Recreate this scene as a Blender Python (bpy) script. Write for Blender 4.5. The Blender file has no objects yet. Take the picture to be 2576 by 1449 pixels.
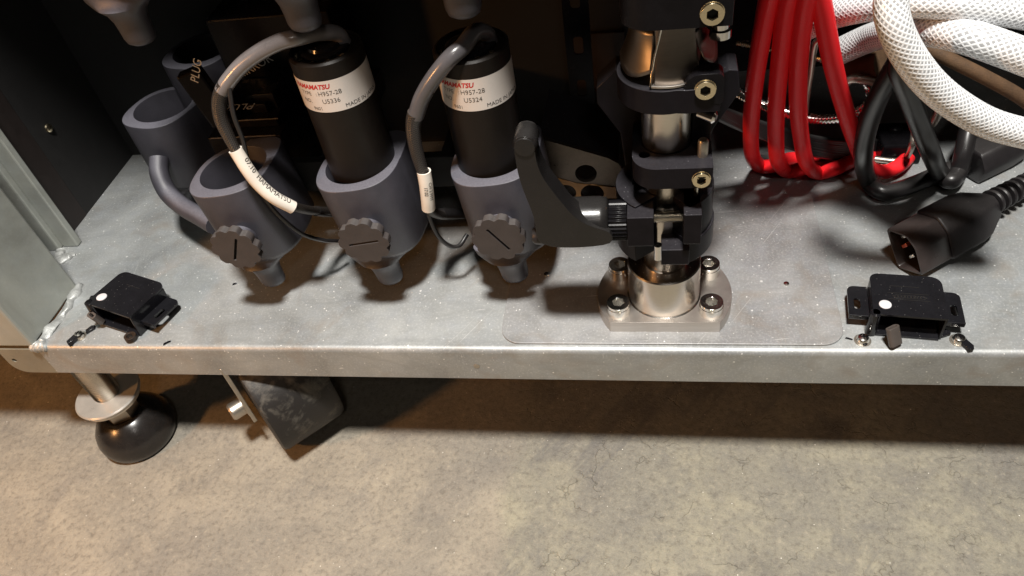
import bpy, bmesh, math, random
from mathutils import Vector, Matrix, noise
random.seed(4)
PI = math.pi
S = 0.01                      # everything below is authored in centimetres
sc = bpy.context.scene
COL = sc.collection
rad = math.radians

# ------------------------------------------------------------------ camera
IW, IH, FPX = 2576.0, 1449.0, 1915.0
CX, CY = 1288.0, 724.5
down = Vector((1660 - CX, -(2620 - CY), -FPX)).normalized()
up = -down
_dx = -9000 - CX
_y = -(_dx * down.x - FPX * down.z) / down.y
AX = -Vector((_dx, _y, -FPX)).normalized()
AY = up.cross(AX)
CAM = Vector((0, -26.47, 32.1))
cd = bpy.data.cameras.new('camera')
cam = bpy.data.objects.new('camera', cd); COL.objects.link(cam)
R = Matrix((AX, AY, up))      # rows = world axes expressed in camera space
cam.matrix_world = Matrix.Translation(CAM * S) @ R.to_4x4()
cd.sensor_width = 36; cd.lens = 36 * FPX / IW
cd.clip_start = 0.005; cd.clip_end = 50
sc.camera = cam

def W(px, py, x=None, y=None, z=None):
    """a spot of the place, measured by its direction from the camera and one known world coordinate"""
    d = R @ Vector((px - CX, -(py - CY), -FPX))
    if z is not None: t = (z - CAM.z) / d.z
    elif y is not None: t = (y - CAM.y) / d.y
    else: t = (x - CAM.x) / d.x
    return CAM + d * t

# ------------------------------------------------------------------ light
w = bpy.data.worlds.new('World'); sc.world = w; w.use_nodes = True
w.node_tree.nodes['Background'].inputs[0].default_value = (1.0, 0.80, 0.62, 1)
w.node_tree.nodes['Background'].inputs[1].default_value = 0.012
def area(name, loc, target, size, power, color, sy=None):
    l = bpy.data.lights.new(name, 'AREA'); l.shape = 'RECTANGLE' if sy else 'SQUARE'; l.size = size * S
    if sy: l.size_y = sy * S
    l.energy = power; l.color = color
    o = bpy.data.objects.new(name, l); COL.objects.link(o)
    o.location = Vector(loc) * S
    o.rotation_euler = (Vector(target) - Vector(loc)).to_track_quat('-Z', 'Y').to_euler()
    return o
area('ceiling_lamp', (4, -31, 140), (-6, 0, 0), 15, 36, (1.0, 0.965, 0.91), 13)
area('warm_lamp', (-64, -32, 24), (-12, 4, -3), 5, 1.5, (1.0, 0.46, 0.15))
area('room_light', (14, -62, 78), (2, 4, 3), 9, .55, (1.0, 0.92, 0.84))
sc.view_settings.view_transform = 'Standard'
sc.view_settings.look = 'None'
sc.view_settings.exposure = 0.14
sc.view_settings.gamma = 1
sc.render.engine = 'CYCLES'
sc.cycles.max_bounces = 6
sc.cycles.caustics_reflective = False; sc.cycles.caustics_refractive = False

# ------------------------------------------------------------------ materials
class NT:
    def __init__(s, name):
        s.m = bpy.data.materials.new(name); s.m.use_nodes = True
        s.t = s.m.node_tree; s.t.nodes.clear()
        s.out = s.n('ShaderNodeOutputMaterial'); s.b = s.n('ShaderNodeBsdfPrincipled')
        s.l(s.b.outputs[0], s.out.inputs[0]); s._tc = None
    def n(s, k, **kw):
        o = s.t.nodes.new(k)
        for a, v in kw.items(): setattr(o, a, v)
        return o
    def l(s, a, b): s.t.links.new(a, b)
    def tc(s, kind='Object', scale=(1, 1, 1), rot=(0, 0, 0)):
        if not s._tc: s._tc = s.n('ShaderNodeTexCoord')
        mp = s.n('ShaderNodeMapping', vector_type='TEXTURE'); k_ = 100 if kind == 'Object' else 1
        mp.inputs['Scale'].default_value = [1 / (q * k_) for q in scale]
        mp.inputs['Rotation'].default_value = rot
        s.l(s._tc.outputs[kind], mp.inputs[0]); return mp.outputs[0]
    def noise(s, v, scale, detail=4, rough=.6, dist=0):
        o = s.n('ShaderNodeTexNoise'); o.inputs['Scale'].default_value = scale; o.inputs['Detail'].default_value = detail
        o.inputs['Roughness'].default_value = rough; o.inputs['Distortion'].default_value = dist
        s.l(v, o.inputs['Vector']); return o.outputs['Fac']
    def voro(s, v, scale, feature='F1'):
        o = s.n('ShaderNodeTexVoronoi', feature=feature); o.inputs['Scale'].default_value = scale
        s.l(v, o.inputs['Vector']); return o.outputs['Distance']
    def speck(s, v, scale, size, seed=0.0):
        o = s.n('ShaderNodeTexVoronoi'); o.inputs['Scale'].default_value = scale; s.l(v, o.inputs['Vector'])
        x = s.n('ShaderNodeSeparateXYZ'); s.l(o.outputs['Color'], x.inputs[0])
        nz = s.noise(v, scale * 3.1, 3, .7)
        d = s.math('ADD', o.outputs['Distance'], s.math('MULTIPLY', s.math('SUBTRACT', nz, .5), size * .9))
        r_ = s.math('MULTIPLY', s.math('POWER', x.outputs[0], 5.0), size)
        return s.ramp(s.math('DIVIDE', d, s.math('ADD', r_, .002)), [(.55, 1.0), (1.0, 0.0)])
    def ramp(s, f, stops):
        o = s.n('ShaderNodeValToRGB'); e = o.color_ramp.elements
        while len(e) < len(stops): e.new(.5)
        for i, (p, c) in enumerate(stops):
            e[i].position = p
            e[i].color = (c, c, c, 1) if isinstance(c, (int, float)) else (*c, 1)
        s.l(f, o.inputs[0]); return o.outputs[0]
    def math(s, op, a, b=0.0):
        o = s.n('ShaderNodeMath', operation=op)
        for i, v in enumerate((a, b)):
            if isinstance(v, (int, float)): o.inputs[i].default_value = v
            else: s.l(v, o.inputs[i])
        return o.outputs[0]
    def mix(s, f, a, b, mode='MIX'):
        o = s.n('ShaderNodeMix', data_type='RGBA', blend_type=mode)
        for k, v in ((0, f), (6, a), (7, b)):
            if isinstance(v, (int, float)): o.inputs[k].default_value = v if k == 0 else (v, v, v, 1)
            elif isinstance(v, tuple): o.inputs[k].default_value = (*v, 1)
            else: s.l(v, o.inputs[k])
        return o.outputs[2]
    def set(s, **kw):
        for k, v in kw.items():
            k = k.replace('_', ' ')
            i = s.b.inputs[k]
            if isinstance(v, tuple): i.default_value = (*v, 1)
            elif isinstance(v, (int, float)): i.default_value = v
            else: s.l(v, i)
    def bump(s, h, strength=.3, dist=.02):
        o = s.n('ShaderNodeBump'); o.inputs['Strength'].default_value = strength
        o.inputs['Distance'].default_value = dist * S; s.l(h, o.inputs['Height']); s.l(o.outputs[0], s.b.inputs['Normal'])
    def upness(s):
        g = s.n('ShaderNodeNewGeometry'); x = s.n('ShaderNodeSeparateXYZ'); s.l(g.outputs['Normal'], x.inputs[0])
        return s.ramp(x.outputs[2], [(.55, 0.0), (.9, 1.0)])

def simple(name, col, rough=.4, metal=0.0, dust=0.0, grain=.25, specks=0.0, bump=.15, coat=0.0, dustcol=(.42, .40, .37), spec=.5):
    m = NT(name); v = m.tc()
    n1 = m.noise(v, 1.1, 5); n2 = m.noise(v, 14, 3)
    f = m.math('ADD', m.math('MULTIPLY', n1, .65), m.math('MULTIPLY', n2, .35))
    base = m.mix(m.ramp(f, [(.3, 0.0), (.7, 1.0)]), tuple(c * (1 - grain) for c in col), tuple(min(1, c * (1 + grain)) for c in col))
    r = m.math('ADD', rough - .08, m.math('MULTIPLY', n1, .16))
    if dust or specks:
        upn = m.upness()
        fine = m.ramp(m.noise(v, 9, 6, .75), [(.35, 0.45), (.75, 1.0)])
        d = m.math('MULTIPLY', fine, dust)
        sp = m.ramp(m.voro(v, 5.5), [(.07, 1.0), (.13, 0.0)])
        gate = m.ramp(m.noise(v, 3.1, 2), [(.48, 0.0), (.56, 1.0)])
        d2 = m.math('MULTIPLY', m.math('MULTIPLY', sp, gate), specks)
        dd = m.math('MULTIPLY', m.math('MAXIMUM', d, d2), upn)
        base = m.mix(dd, base, dustcol); r = m.math('ADD', r, m.math('MULTIPLY', dd, .4))
        if metal: m.set(Metallic=m.math('MULTIPLY', m.math('SUBTRACT', 1.0, dd), metal))
    elif metal: m.set(Metallic=metal)
    m.set(Base_Color=base, Roughness=r, Specular_IOR_Level=spec)
    if coat: m.set(Coat_Weight=coat, Coat_Roughness=.15)
    if bump: m.bump(n2, bump)
    return m.m

def galvanised(name, tint=(.50, .51, .50), speck=1.0, metal=.55, rough=.42):
    m = NT(name); v = m.tc()
    big = m.noise(v, .16, 6, .62, .4); mid = m.noise(v, .9, 5, .6); fine = m.noise(v, 7.5, 5, .7)
    a = m.mix(m.ramp(big, [(.35, 0.0), (.68, 1.0)]), tuple(c * .66 for c in tint), tuple(c * 1.14 for c in tint))
    a = m.mix(m.math('MULTIPLY', m.ramp(mid, [(.42, 0.0), (.68, 1.0)]), .35), a, (tint[0] * .92, tint[1] * .96, tint[2] * 1.06))
    a = m.mix(m.math('MULTIPLY', m.ramp(fine, [(.50, 0.0), (.72, 1.0)]), .30 * speck), a, (.80, .80, .79))
    stain = m.ramp(m.noise(m.tc(scale=(1, 1, 1), rot=(0, 0, .6)), .28, 4, .55, 1.2), [(.56, 0.0), (.74, 1.0)])
    a = m.mix(m.math('MULTIPLY', stain, .42 * speck), a, (.33, .28, .23))
    sp = m.speck(v, 5.5, .36)
    gate = m.ramp(m.noise(v, 1.3, 3), [(.42, 0.0), (.55, 1.0)])
    spk = m.math('MULTIPLY', m.math('MULTIPLY', sp, gate), speck)
    sp2 = m.speck(v, 1.5, .15)
    spk = m.math('MAXIMUM', spk, m.math('MULTIPLY', sp2, .8 * speck))
    a = m.mix(m.math('MULTIPLY', spk, .75), a, (.93, .93, .90))
    sc2 = m.ramp(m.noise(m.tc(scale=(.05, 5.0, 1), rot=(0, 0, 1.0)), 1.6, 2), [(.715, 0.0), (.735, 1.0)])
    a = m.mix(m.math('MULTIPLY', sc2, .30 * speck), a, (.86, .86, .84))
    sm = m.ramp(m.noise(m.tc(scale=(.35, 1.6, 1), rot=(0, 0, .1)), .5, 6, .7, .8), [(.50, 0.0), (.70, 1.0)])
    a = m.mix(m.math('MULTIPLY', sm, .35 * speck), a, tuple(c * .62 for c in tint))
    sc1 = m.ramp(m.noise(m.tc(scale=(.12, 3.6, 1), rot=(0, 0, .12)), 2.0, 2), [(.735, 0.0), (.76, 1.0)])
    a = m.mix(m.math('MULTIPLY', sc1, .4 * speck), a, (.85, .85, .83))
    m.set(Base_Color=a, Metallic=metal, Roughness=m.math('ADD', rough - .1, m.math('MULTIPLY', m.math('ADD', big, fine), .18)))
    m.bump(m.math('ADD', m.math('MULTIPLY', mid, .6), m.math('ADD', fine, m.math('MULTIPLY', spk, .6))), .35, .012)
    return m.m

def concrete():
    m = NT('worn_concrete'); v = m.tc(); 
    big = m.noise(v, .075, 5, .6, .3); b2 = m.noise(v, .30, 7, .65, .6); fine = m.noise(v, 2.6, 7, .75); gr = m.noise(v, 13, 4, .7)
    sx = m.n('ShaderNodeSeparateXYZ'); m.l(v, sx.inputs[0])
    side = m.ramp(m.math('ADD', m.math('MULTIPLY', sx.outputs[0], .05), m.math('ADD', m.math('MULTIPLY', b2, .16), .90)), [(.49, 0.25), (.55, 1.0)])
    b3 = m.noise(v, .9, 8, .72, .4)
    warm = m.mix(m.ramp(b2, [(.35, 0.0), (.66, 1.0)]), (.26, .225, .178), (.355, .305, .240))
    yel = m.mix(m.ramp(m.math('ADD', m.math('MULTIPLY', b3, .45), m.math('MULTIPLY', b2, .55)), [(.36, 0.0), (.62, 1.0)]), (.190, .178, .148), (.320, .292, .212))
    a = m.mix(side, warm, yel)
    a = m.mix(m.math('MULTIPLY', m.ramp(big, [(.44, 0.0), (.60, 1.0)]), .60), a, (.17, .160, .142))
    bl = m.ramp(m.noise(m.tc(rot=(0, 0, 1.1)), .20, 8, .66, .6), [(.50, 0.0), (.62, 1.0)])
    a = m.mix(m.math('MULTIPLY', bl, .38), a, (.155, .143, .130))
    spots = m.ramp(m.math('ADD', m.voro(v, .17), m.math('MULTIPLY', b3, .25)), [(.24, 1.0), (.40, 0.0)])
    a = m.mix(m.math('MULTIPLY', m.math('MULTIPLY', spots, side), .55), a, (.10, .094, .088))
    a = m.mix(m.math('MULTIPLY', m.ramp(fine, [(.36, 1.0), (.50, 0.0)]), .50), a, (.10, .085, .066))
    a = m.mix(m.math('MULTIPLY', m.ramp(fine, [(.56, 0.0), (.70, 1.0)]), .45), a, (.46, .40, .30))
    a = m.mix(m.math('MULTIPLY', m.ramp(gr, [(.52, 0.0), (.70, 1.0)]), .30), a, (.42, .37, .29))
    # scuffs dragged diagonally
    sv = m.tc(scale=(.14, 1.1, 1), rot=(0, 0, .95))
    scuff = m.math('MULTIPLY', m.ramp(m.noise(sv, 1.0, 7, .7, .25), [(.50, 0.0), (.66, 1.0)]), m.ramp(m.noise(v, .10, 2), [(.46, 0.0), (.58, 1.0)]))
    scuff = m.math('MULTIPLY', scuff, side)
    a = m.mix(m.math('MULTIPLY', scuff, .50), a, (.105, .10, .10))
    # hairline cracks
    wv = m.n('ShaderNodeTexVoronoi', feature='DISTANCE_TO_EDGE'); wv.inputs['Scale'].default_value = .42
    nz = m.n('ShaderNodeTexNoise'); nz.inputs['Scale'].default_value = .8; nz.inputs['Detail'].default_value = 5; m.l(v, nz.inputs['Vector'])
    vm = m.n('ShaderNodeVectorMath', operation='MULTIPLY_ADD'); m.l(nz.outputs['Color'], vm.inputs[0]); vm.inputs[1].default_value = (2.6, 2.6, 2.6); m.l(v, vm.inputs[2])
    m.l(vm.outputs[0], wv.inputs['Vector'])
    cr = m.math('MULTIPLY', m.ramp(wv.outputs['Distance'], [(.0, 1.0), (.022, 0.0)]), m.ramp(m.noise(v, .35, 3), [(.50, 0.0), (.60, 1.0)]))
    cr = m.math('MULTIPLY', cr, side)
    a = m.mix(m.math('MULTIPLY', cr, .14), a, (.09, .08, .065))
    sp = m.speck(v, 2.4, .12)
    a = m.mix(m.math('MULTIPLY', sp, .8), a, (.92, .88, .78))
    m.set(Base_Color=a, Roughness=m.math('ADD', .5, m.math('MULTIPLY', fine, .25)))
    h = m.math('SUBTRACT', m.math('ADD', m.math('MULTIPLY', b2, 1.6), m.math('ADD', m.math('MULTIPLY', fine, .9), m.math('MULTIPLY', gr, .35))), m.math('MULTIPLY', cr, .7))
    m.bump(h, .75, .08)
    return m.m

def hose_braid():
    m = NT('braided_clear_pvc'); uv = m.tc('UV')
    s = m.n('ShaderNodeSeparateXYZ'); m.l(uv, s.inputs[0])
    u = m.math('MULTIPLY', s.outputs[0], 11.0); vv = m.math('MULTIPLY', s.outputs[1], 2.7)
    def band(a):
        f = m.math('ABSOLUTE', m.math('SUBTRACT', m.math('FRACT', a), .5))
        return m.ramp(f, [(.14, 1.0), (.36, 0.0)])
    A = band(m.math('ADD', u, vv)); B = band(m.math('SUBTRACT', u, vv))
    th = m.math('MAXIMUM', A, B); both = m.math('MULTIPLY', A, B)
    a = m.mix(th, (.40, .38, .37), (.64, .62, .61)); a = m.mix(m.math('MULTIPLY', both, .6), a, (.84, .83, .82))
    n = m.noise(m.tc(), 1.5, 3)
    a = m.mix(m.math('MULTIPLY', n, .25), a, (.50, .45, .40))
    m.set(Base_Color=a, Roughness=.30, Coat_Weight=.7, Coat_Roughness=.12, Subsurface_Weight=.12, Subsurface_Scale=.002)
    m.bump(m.math('ADD', th, both), .35, .03)
    return m.m

def weave():
    m = NT('expandable_braid_sleeve'); uv = m.tc('UV')
    s = m.n('ShaderNodeSeparateXYZ'); m.l(uv, s.inputs[0])
    u = m.math('MULTIPLY', s.outputs[0], 11.0); vv = m.math('MULTIPLY', s.outputs[1], 4.2)
    def band(a):
        return m.math('ABSOLUTE', m.math('SUBTRACT', m.math('FRACT', a), .5))
    h = m.math('MAXIMUM', band(m.math('ADD', u, vv)), band(m.math('SUBTRACT', u, vv)))
    a = m.mix(m.ramp(h, [(.3, 0.0), (.48, 1.0)]), (.006, .005, .005), (.055, .045, .038))
    m.set(Base_Color=a, Roughness=.38); m.bump(h, .8, .05)
    return m.m

def brushed(name, col, rough=.24, axis=2, aniso=.12):
    m = NT(name); scl = [1, 1, 1]; scl[axis] = 26 if axis == 2 else 1
    v = m.tc(scale=(1, 1, 26)); f = m.noise(v, 1.2, 3); g = m.noise(m.tc(), 1.4, 4)
    a = m.mix(m.ramp(f, [(.3, 0.0), (.7, 1.0)]), tuple(c * .86 for c in col), col)
    spk = m.math('MULTIPLY', m.ramp(m.voro(m.tc(), 4.2), [(.05, 1.0), (.1, 0.0)]), m.upness())
    m.set(Base_Color=m.mix(m.math('MULTIPLY', spk, .7), a, (.7, .66, .6)), Metallic=m.math('SUBTRACT', 1.0, m.math('MULTIPLY', spk, .8)),
          Roughness=m.math('ADD', rough - .05, m.math('MULTIPLY', g, .14)))
    m.bump(f, aniso, .006)
    return m.m

M = {}
M['galv'] = galvanised('galvanised_sheet', (.43, .445, .44), 1.25)
M['galv_plate'] = galvanised('galvanised_plate', (.42, .42, .415), 1.25)
M['post_steel'] = galvanised('zinc_post_steel', (.41, .425, .385), .2, .30, .46)
M['lip_steel'] = galvanised('zinc_front_lip', (.31, .285, .22), .12, .40, .36)  # same sheet as the shelf, tan of the mirrored floor put into its colour
M['floor'] = concrete()
M['weld'] = simple('weld_bead_zinc', (.40, .41, .40), .46, .35, grain=.45, bump=1.0)
M['holder'] = simple('violet_grey_rubber', (.045, .043, .053), .46, 0, dust=.42, specks=.6, grain=.18, bump=.4, dustcol=(.27, .265, .31))
M['holder_knob'] = simple('brown_grey_knob', (.048, .040, .039), .48, 0, dust=.10, grain=.2, bump=.35)
M['slot'] = simple('black_slot', (.004, .003, .003), .7, bump=0)
M['anod'] = simple('black_anodised', (.008, .007, .009), .34, 0, dust=.09, specks=.9, grain=.3, bump=.10, spec=.10, dustcol=(.26, .25, .27))
M['anod_clean'] = simple('black_anodised_clean', (.006, .0055, .0065), .26, 0, grain=.3, bump=.05, spec=.10)
M['tube_black'] = simple('satin_black_tube', (.013, .010, .008), .42, 0, grain=.25, bump=.12, spec=.18)
M['gloss_black'] = simple('gloss_black_plastic', (.007, .007, .009), .20, 0, dust=.01, specks=.3, grain=.3, bump=.03, spec=.4)
M['plug_black'] = simple('moulded_black_pvc', (.018, .016, .017), .38, 0, dust=.06, specks=.25, grain=.2, bump=.25, spec=.3)
M['lever'] = simple('grained_black_plastic', (.012, .011, .011), .26, 0, dust=.03, grain=.2, bump=.12, spec=.38)
M['shroud_brown'] = simple('brown_black_shroud', (.042, .033, .031), .30, 0, grain=.2, bump=.1)
M['cable'] = simple('black_rubber_cable', (.016, .0145, .015), .33, 0, dust=.05, grain=.2, bump=.08)
M['grey_jacket'] = simple('grey_cable_jacket', (.17, .16, .165), .30, 0, grain=.15, bump=.05, coat=.3)
M['dark_jacket'] = simple('dark_grey_cable_jacket', (.085, .08, .085), .30, 0, grain=.15, bump=.05, coat=.3)
M['shrink'] = simple('white_shrink_tube', (.84, .77, .68), .32, 0, grain=.05, bump=.05, coat=.4)
M['label'] = simple('white_paper_label', (.66, .60, .55), .5, 0, grain=.04, bump=.03)
M['ink'] = simple('black_ink', (.02, .018, .018), .6, 0, bump=0)
M['ink_grey'] = simple('faded_grey_ink', (.09, .08, .07), .6, 0, bump=0)
M['ink_red'] = simple('red_ink', (.50, .02, .02), .5, 0, bump=0)
M['ink_silver'] = simple('silver_marker', (.42, .40, .36), .4, .2, bump=0)
M['red'] = simple('red_rubber_hose', (1.0, .026, .034), .30, 0, grain=.04, bump=.0, spec=.07)
M['steel'] = brushed('turned_steel', (.66, .61, .55), .22)
M['steel_rough'] = brushed('milled_steel', (.52, .48, .44), .44)
M['barrel_metal'] = brushed('dull_brown_steel', (.20, .175, .155), .34)
M['washer'] = simple('bright_washer_steel', (.62, .59, .54), .30, .6, grain=.12, bump=.1)
M['bolt'] = simple('stainless_bolt', (.74, .71, .66), .20, 1, grain=.12, bump=.1)
M['brass'] = simple('yellow_zinc_bolt', (.70, .60, .42), .26, 1, grain=.1, bump=.1)
M['chrome'] = simple('chrome', (.72, .70, .68), .12, 1, grain=.05, bump=0)
M['wire'] = simple('zinc_wire', (.46, .42, .36), .38, .9, grain=.2, bump=.2)
M['backblack'] = simple('matt_black_panel', (.0035, .003, .003), .75, 0, grain=.4, bump=.2)
M['browncard'] = simple('brown_bracket', (.018, .009, .004), .55, 0, grain=.4, bump=.3)
M['sealblack'] = simple('dark_seal', (.010, .006, .005), .6, 0, bump=.1)
M['bracket_metal'] = simple('brown_tinted_metal', (.085, .070, .058), .30, .7, grain=.3, bump=.1)
M['orange_tone'] = simple('orange_strip_and_reflection', (.26, .12, .03), .40, 0, grain=.2, bump=.2)  # colour of the yellow strip, also the reflection painted on the perforated bracket
M['pearl'] = simple('white_disc', (.74, .72, .74), .35, .2, grain=.05, bump=.05)
M['pin_red'] = simple('copper_pin', (.62, .16, .12), .3, .5, grain=.1, bump=0)
M['tongue'] = simple('brown_grey_plastic', (.075, .062, .055), .45, 0, grain=.2, bump=.3)
M['pvc'] = simple('milky_clear_pvc', (.37, .37, .375), .16, 0, grain=.2, bump=.05, coat=.7)
M['strand'] = simple('white_braid_strand', (.78, .79, .80), .25, 0, grain=.06, bump=0, coat=.7)
M['weave'] = weave()
M['copper_braid'] = simple('brown_cloth_hose', (.085, .045, .02), .8, 0, grain=.5, bump=1.0)
M['tyre'] = simple('dusty_black_tyre', (.022, .019, .017), .55, 0, grain=.4, bump=.5)
_t = NT('dusty_black_tyre_2'); _v = _t.tc(); _n = _t.ramp(_t.noise(_v, .55, 6, .65, .5), [(.50, 0.0), (.72, 1.0)])
_t.set(Base_Color=_t.mix(_n, (.014, .012, .011), (.16, .145, .12)), Roughness=.55); _t.bump(_t.noise(_v, 3, 5), .5, .04); M['tyre'] = _t.m
M['ball'] = simple('black_rubber_foot', (.016, .014, .013), .25, 0, grain=.3, bump=.06)

# ------------------------------------------------------------------ mesh helpers (cm)
def finish(name, me, mat, parent=None, loc=(0, 0, 0), rot=(0, 0, 0), bevel=0, smooth=True, ang=35, kind=None, seg=2):
    me.transform(Matrix.Scale(S, 4))
    o = bpy.data.objects.new(name, me); COL.objects.link(o)
    if mat: me.materials.clear(); me.materials.append(M[mat])
    o.location = Vector(loc) * S; o.rotation_euler = rot
    if parent: o.parent = parent
    if smooth:
        for p in me.polygons: p.use_smooth = True
        me.set_sharp_from_angle(angle=rad(ang))
    if bevel:
        b = o.modifiers.new('bevel', 'BEVEL'); b.width = bevel * S; b.segments = seg; b.limit_method = 'ANGLE'; b.angle_limit = rad(30)
        b.harden_normals = False
        if smooth:
            # rounded edges read better fully smooth after the bevel
            for e in me.edges: pass
    if kind: o['kind'] = kind
    return o
def bmo(name, bm, mat, parent=None, **k):
    me = bpy.data.meshes.new(name); bmesh.ops.recalc_face_normals(bm, faces=bm.faces); bm.to_mesh(me); bm.free()
    return finish(name, me, mat, parent, **k)
def add_box(bm, a, b, rot=None, piv=None):
    a = Vector(a); b = Vector(b)
    vs = [bm.verts.new((x, y, z)) for x in (a.x, b.x) for y in (a.y, b.y) for z in (a.z, b.z)]
    for f in ((0, 1, 3, 2), (4, 6, 7, 5), (0, 4, 5, 1), (2, 3, 7, 6), (0, 2, 6, 4), (1, 5, 7, 3)): bm.faces.new([vs[i] for i in f])
    if rot is not None:
        p = Vector(piv) if piv is not None else (a + b) / 2
        for v in vs: v.co = p + rot @ (v.co - p)
    return vs
def frame(axis):
    a = Vector(axis).normalized(); t = Vector((0, 0, 1)) if abs(a.z) < .9 else Vector((1, 0, 0))
    u = a.cross(t).normalized(); return a, u, a.cross(u)
def add_lathe(bm, prof, o=(0, 0, 0), axis=(0, 0, 1), n=32, caps=True):
    """prof: (radius, distance along the axis)"""
    a, u, v = frame(axis); o = Vector(o); rings = []
    for r, h in prof:
        if r < 1e-5: rings.append([bm.verts.new(o + a * h)])
        else: rings.append([bm.verts.new(o + a * h + (u * math.cos(t) + v * math.sin(t)) * r) for t in (2 * PI * i / n for i in range(n))])
    for A, B in zip(rings, rings[1:]):
        if len(A) == 1 and len(B) == 1: continue
        for i in range(n):
            j = (i + 1) % n
            if len(A) == 1: bm.faces.new((A[0], B[i], B[j]))
            elif len(B) == 1: bm.faces.new((A[i], B[0], A[j]))
            else: bm.faces.new((A[i], B[i], B[j], A[j]))
    if caps:
        if len(rings[0]) > 1: bm.faces.new(rings[0])
        if len(rings[-1]) > 1: bm.faces.new(rings[-1])
def catmull(pts, k=8):
    P_ = [Vector(p) for p in pts]; P_ = [P_[0] * 2 - P_[1]] + P_ + [P_[-1] * 2 - P_[-2]]; out = []
    for i in range(1, len(P_) - 2):
        p0, p1, p2, p3 = P_[i - 1:i + 3]
        for j in range(k):
            t = j / k
            out.append(.5 * ((2 * p1) + (p2 - p0) * t + (2 * p0 - 5 * p1 + 4 * p2 - p3) * t * t + (3 * p1 - p0 - 3 * p2 + p3) * t ** 3))
    out.append(P_[-2]); return out
def add_tube(bm, path, r, n=14, caps=True, uv=True, flat=1.0):
    """r: number or function of the fraction 0..1; UV v runs in cm / circumference"""
    lay = bm.loops.layers.uv.verify(); path = [Vector(p) for p in path]; N = len(path)
    tang = [(path[min(i + 1, N - 1)] - path[max(i - 1, 0)]).normalized() for i in range(N)]
    u = frame(tang[0])[1]; rings = []; L = [0]
    for i in range(1, N): L.append(L[-1] + (path[i] - path[i - 1]).length)
    for i in range(N):
        u = (u - tang[i] * u.dot(tang[i])).normalized(); v = tang[i].cross(u)
        rr = r(L[i] / L[-1]) if callable(r) else r
        rings.append([bm.verts.new(path[i] + (u * math.cos(t) + v * math.sin(t) * flat) * rr) for t in (2 * PI * k / n for k in range(n))])
    circ = 2 * PI * (r(0.5) if callable(r) else r)
    for i in range(N - 1):
        for k in range(n):
            j = (k + 1) % n
            f = bm.faces.new((rings[i][k], rings[i][j], rings[i + 1][j], rings[i + 1][k]))
            for l, (uu, vv) in zip(f.loops, ((k / n, L[i]), ((k + 1) / n, L[i]), ((k + 1) / n, L[i + 1]), (k / n, L[i + 1]))):
                l[lay].uv = (uu, vv / circ * 4)
    if caps: bm.faces.new(rings[0][::-1]); bm.faces.new(rings[-1])
def tube(name, path, r, mat, parent=None, n=14, k=8, smooth_path=True, **kw):
    bm = bmesh.new(); add_tube(bm, catmull(path, k) if smooth_path else path, r, n, **kw)
    return bmo(name, bm, mat, parent, ang=60)
def lathe(name, prof, mat, parent=None, o=(0, 0, 0), axis=(0, 0, 1), n=32, caps=True, **k):
    bm = bmesh.new(); add_lathe(bm, prof, o, axis, n, caps); return bmo(name, bm, mat, parent, **k)
def box(name, a, b, mat, parent=None, bevel=.05, rot=None, piv=None, **k):
    bm = bmesh.new(); add_box(bm, a, b, rot, piv); return bmo(name, bm, mat, parent, bevel=bevel, smooth=k.pop('smooth', False), **k)
def plate_mesh(loops, depth):
    """outline plus holes, extruded from local z=0 to z=depth"""
    cu = bpy.data.curves.new('outline', 'CURVE'); cu.dimensions = '2D'; cu.fill_mode = 'BOTH'; cu.extrude = depth / 2
    for lp in loops:
        s = cu.splines.new('POLY'); s.points.add(len(lp) - 1)
        for p, q in zip(s.points, lp): p.co = (q[0], q[1], 0, 1)
        s.use_cyclic_u = True
    ob = bpy.data.objects.new('outline', cu); COL.objects.link(ob)
    dg = bpy.context.evaluated_depsgraph_get(); me = bpy.data.meshes.new_from_object(ob.evaluated_get(dg))
    bpy.data.objects.remove(ob); bpy.data.curves.remove(cu)
    bm = bmesh.new(); bm.from_mesh(me); bmesh.ops.remove_doubles(bm, verts=bm.verts, dist=1e-4)
    bmesh.ops.translate(bm, verts=bm.verts, vec=(0, 0, depth / 2)); bmesh.ops.recalc_face_normals(bm, faces=bm.faces)
    bm.to_mesh(me); bm.free(); return me
def plate(name, loops, depth, mat, parent=None, mtx=None, **k):
    me = plate_mesh(loops, depth)
    if mtx is not None: me.transform(mtx)
    return finish(name, me, mat, parent, **k)
def circ(x, y, r, n=32, a0=0): return [(x + r * math.cos(a0 + 2 * PI * i / n), y + r * math.sin(a0 + 2 * PI * i / n)) for i in range(n)]
def rrect(x0, y0, x1, y1, r, n=6):
    if not isinstance(r, (list, tuple)): r = [r] * 4
    out = []
    for (cx, cy, a, q) in ((x1, y1, 0, r[0]), (x0, y1, 90, r[1]), (x0, y0, 180, r[2]), (x1, y0, 270, r[3])):
        sx = -1 if cx == x1 else 1; sy = -1 if cy == y1 else 1
        if q <= 0: out.append((cx, cy)); continue
        for i in range(n + 1):
            t = rad(a + 90 * i / n); out.append((cx + sx * q + q * math.cos(t), cy + sy * q + q * math.sin(t)))
    return out
FR = Matrix(((1, 0, 0, 0), (0, 0, 1, 0), (0, 1, 0, 0), (0, 0, 0, 1)))    # outline (x,z) -> depth runs to +y
def frontal(y): return Matrix.Translation((0, y, 0)) @ FR

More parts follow.
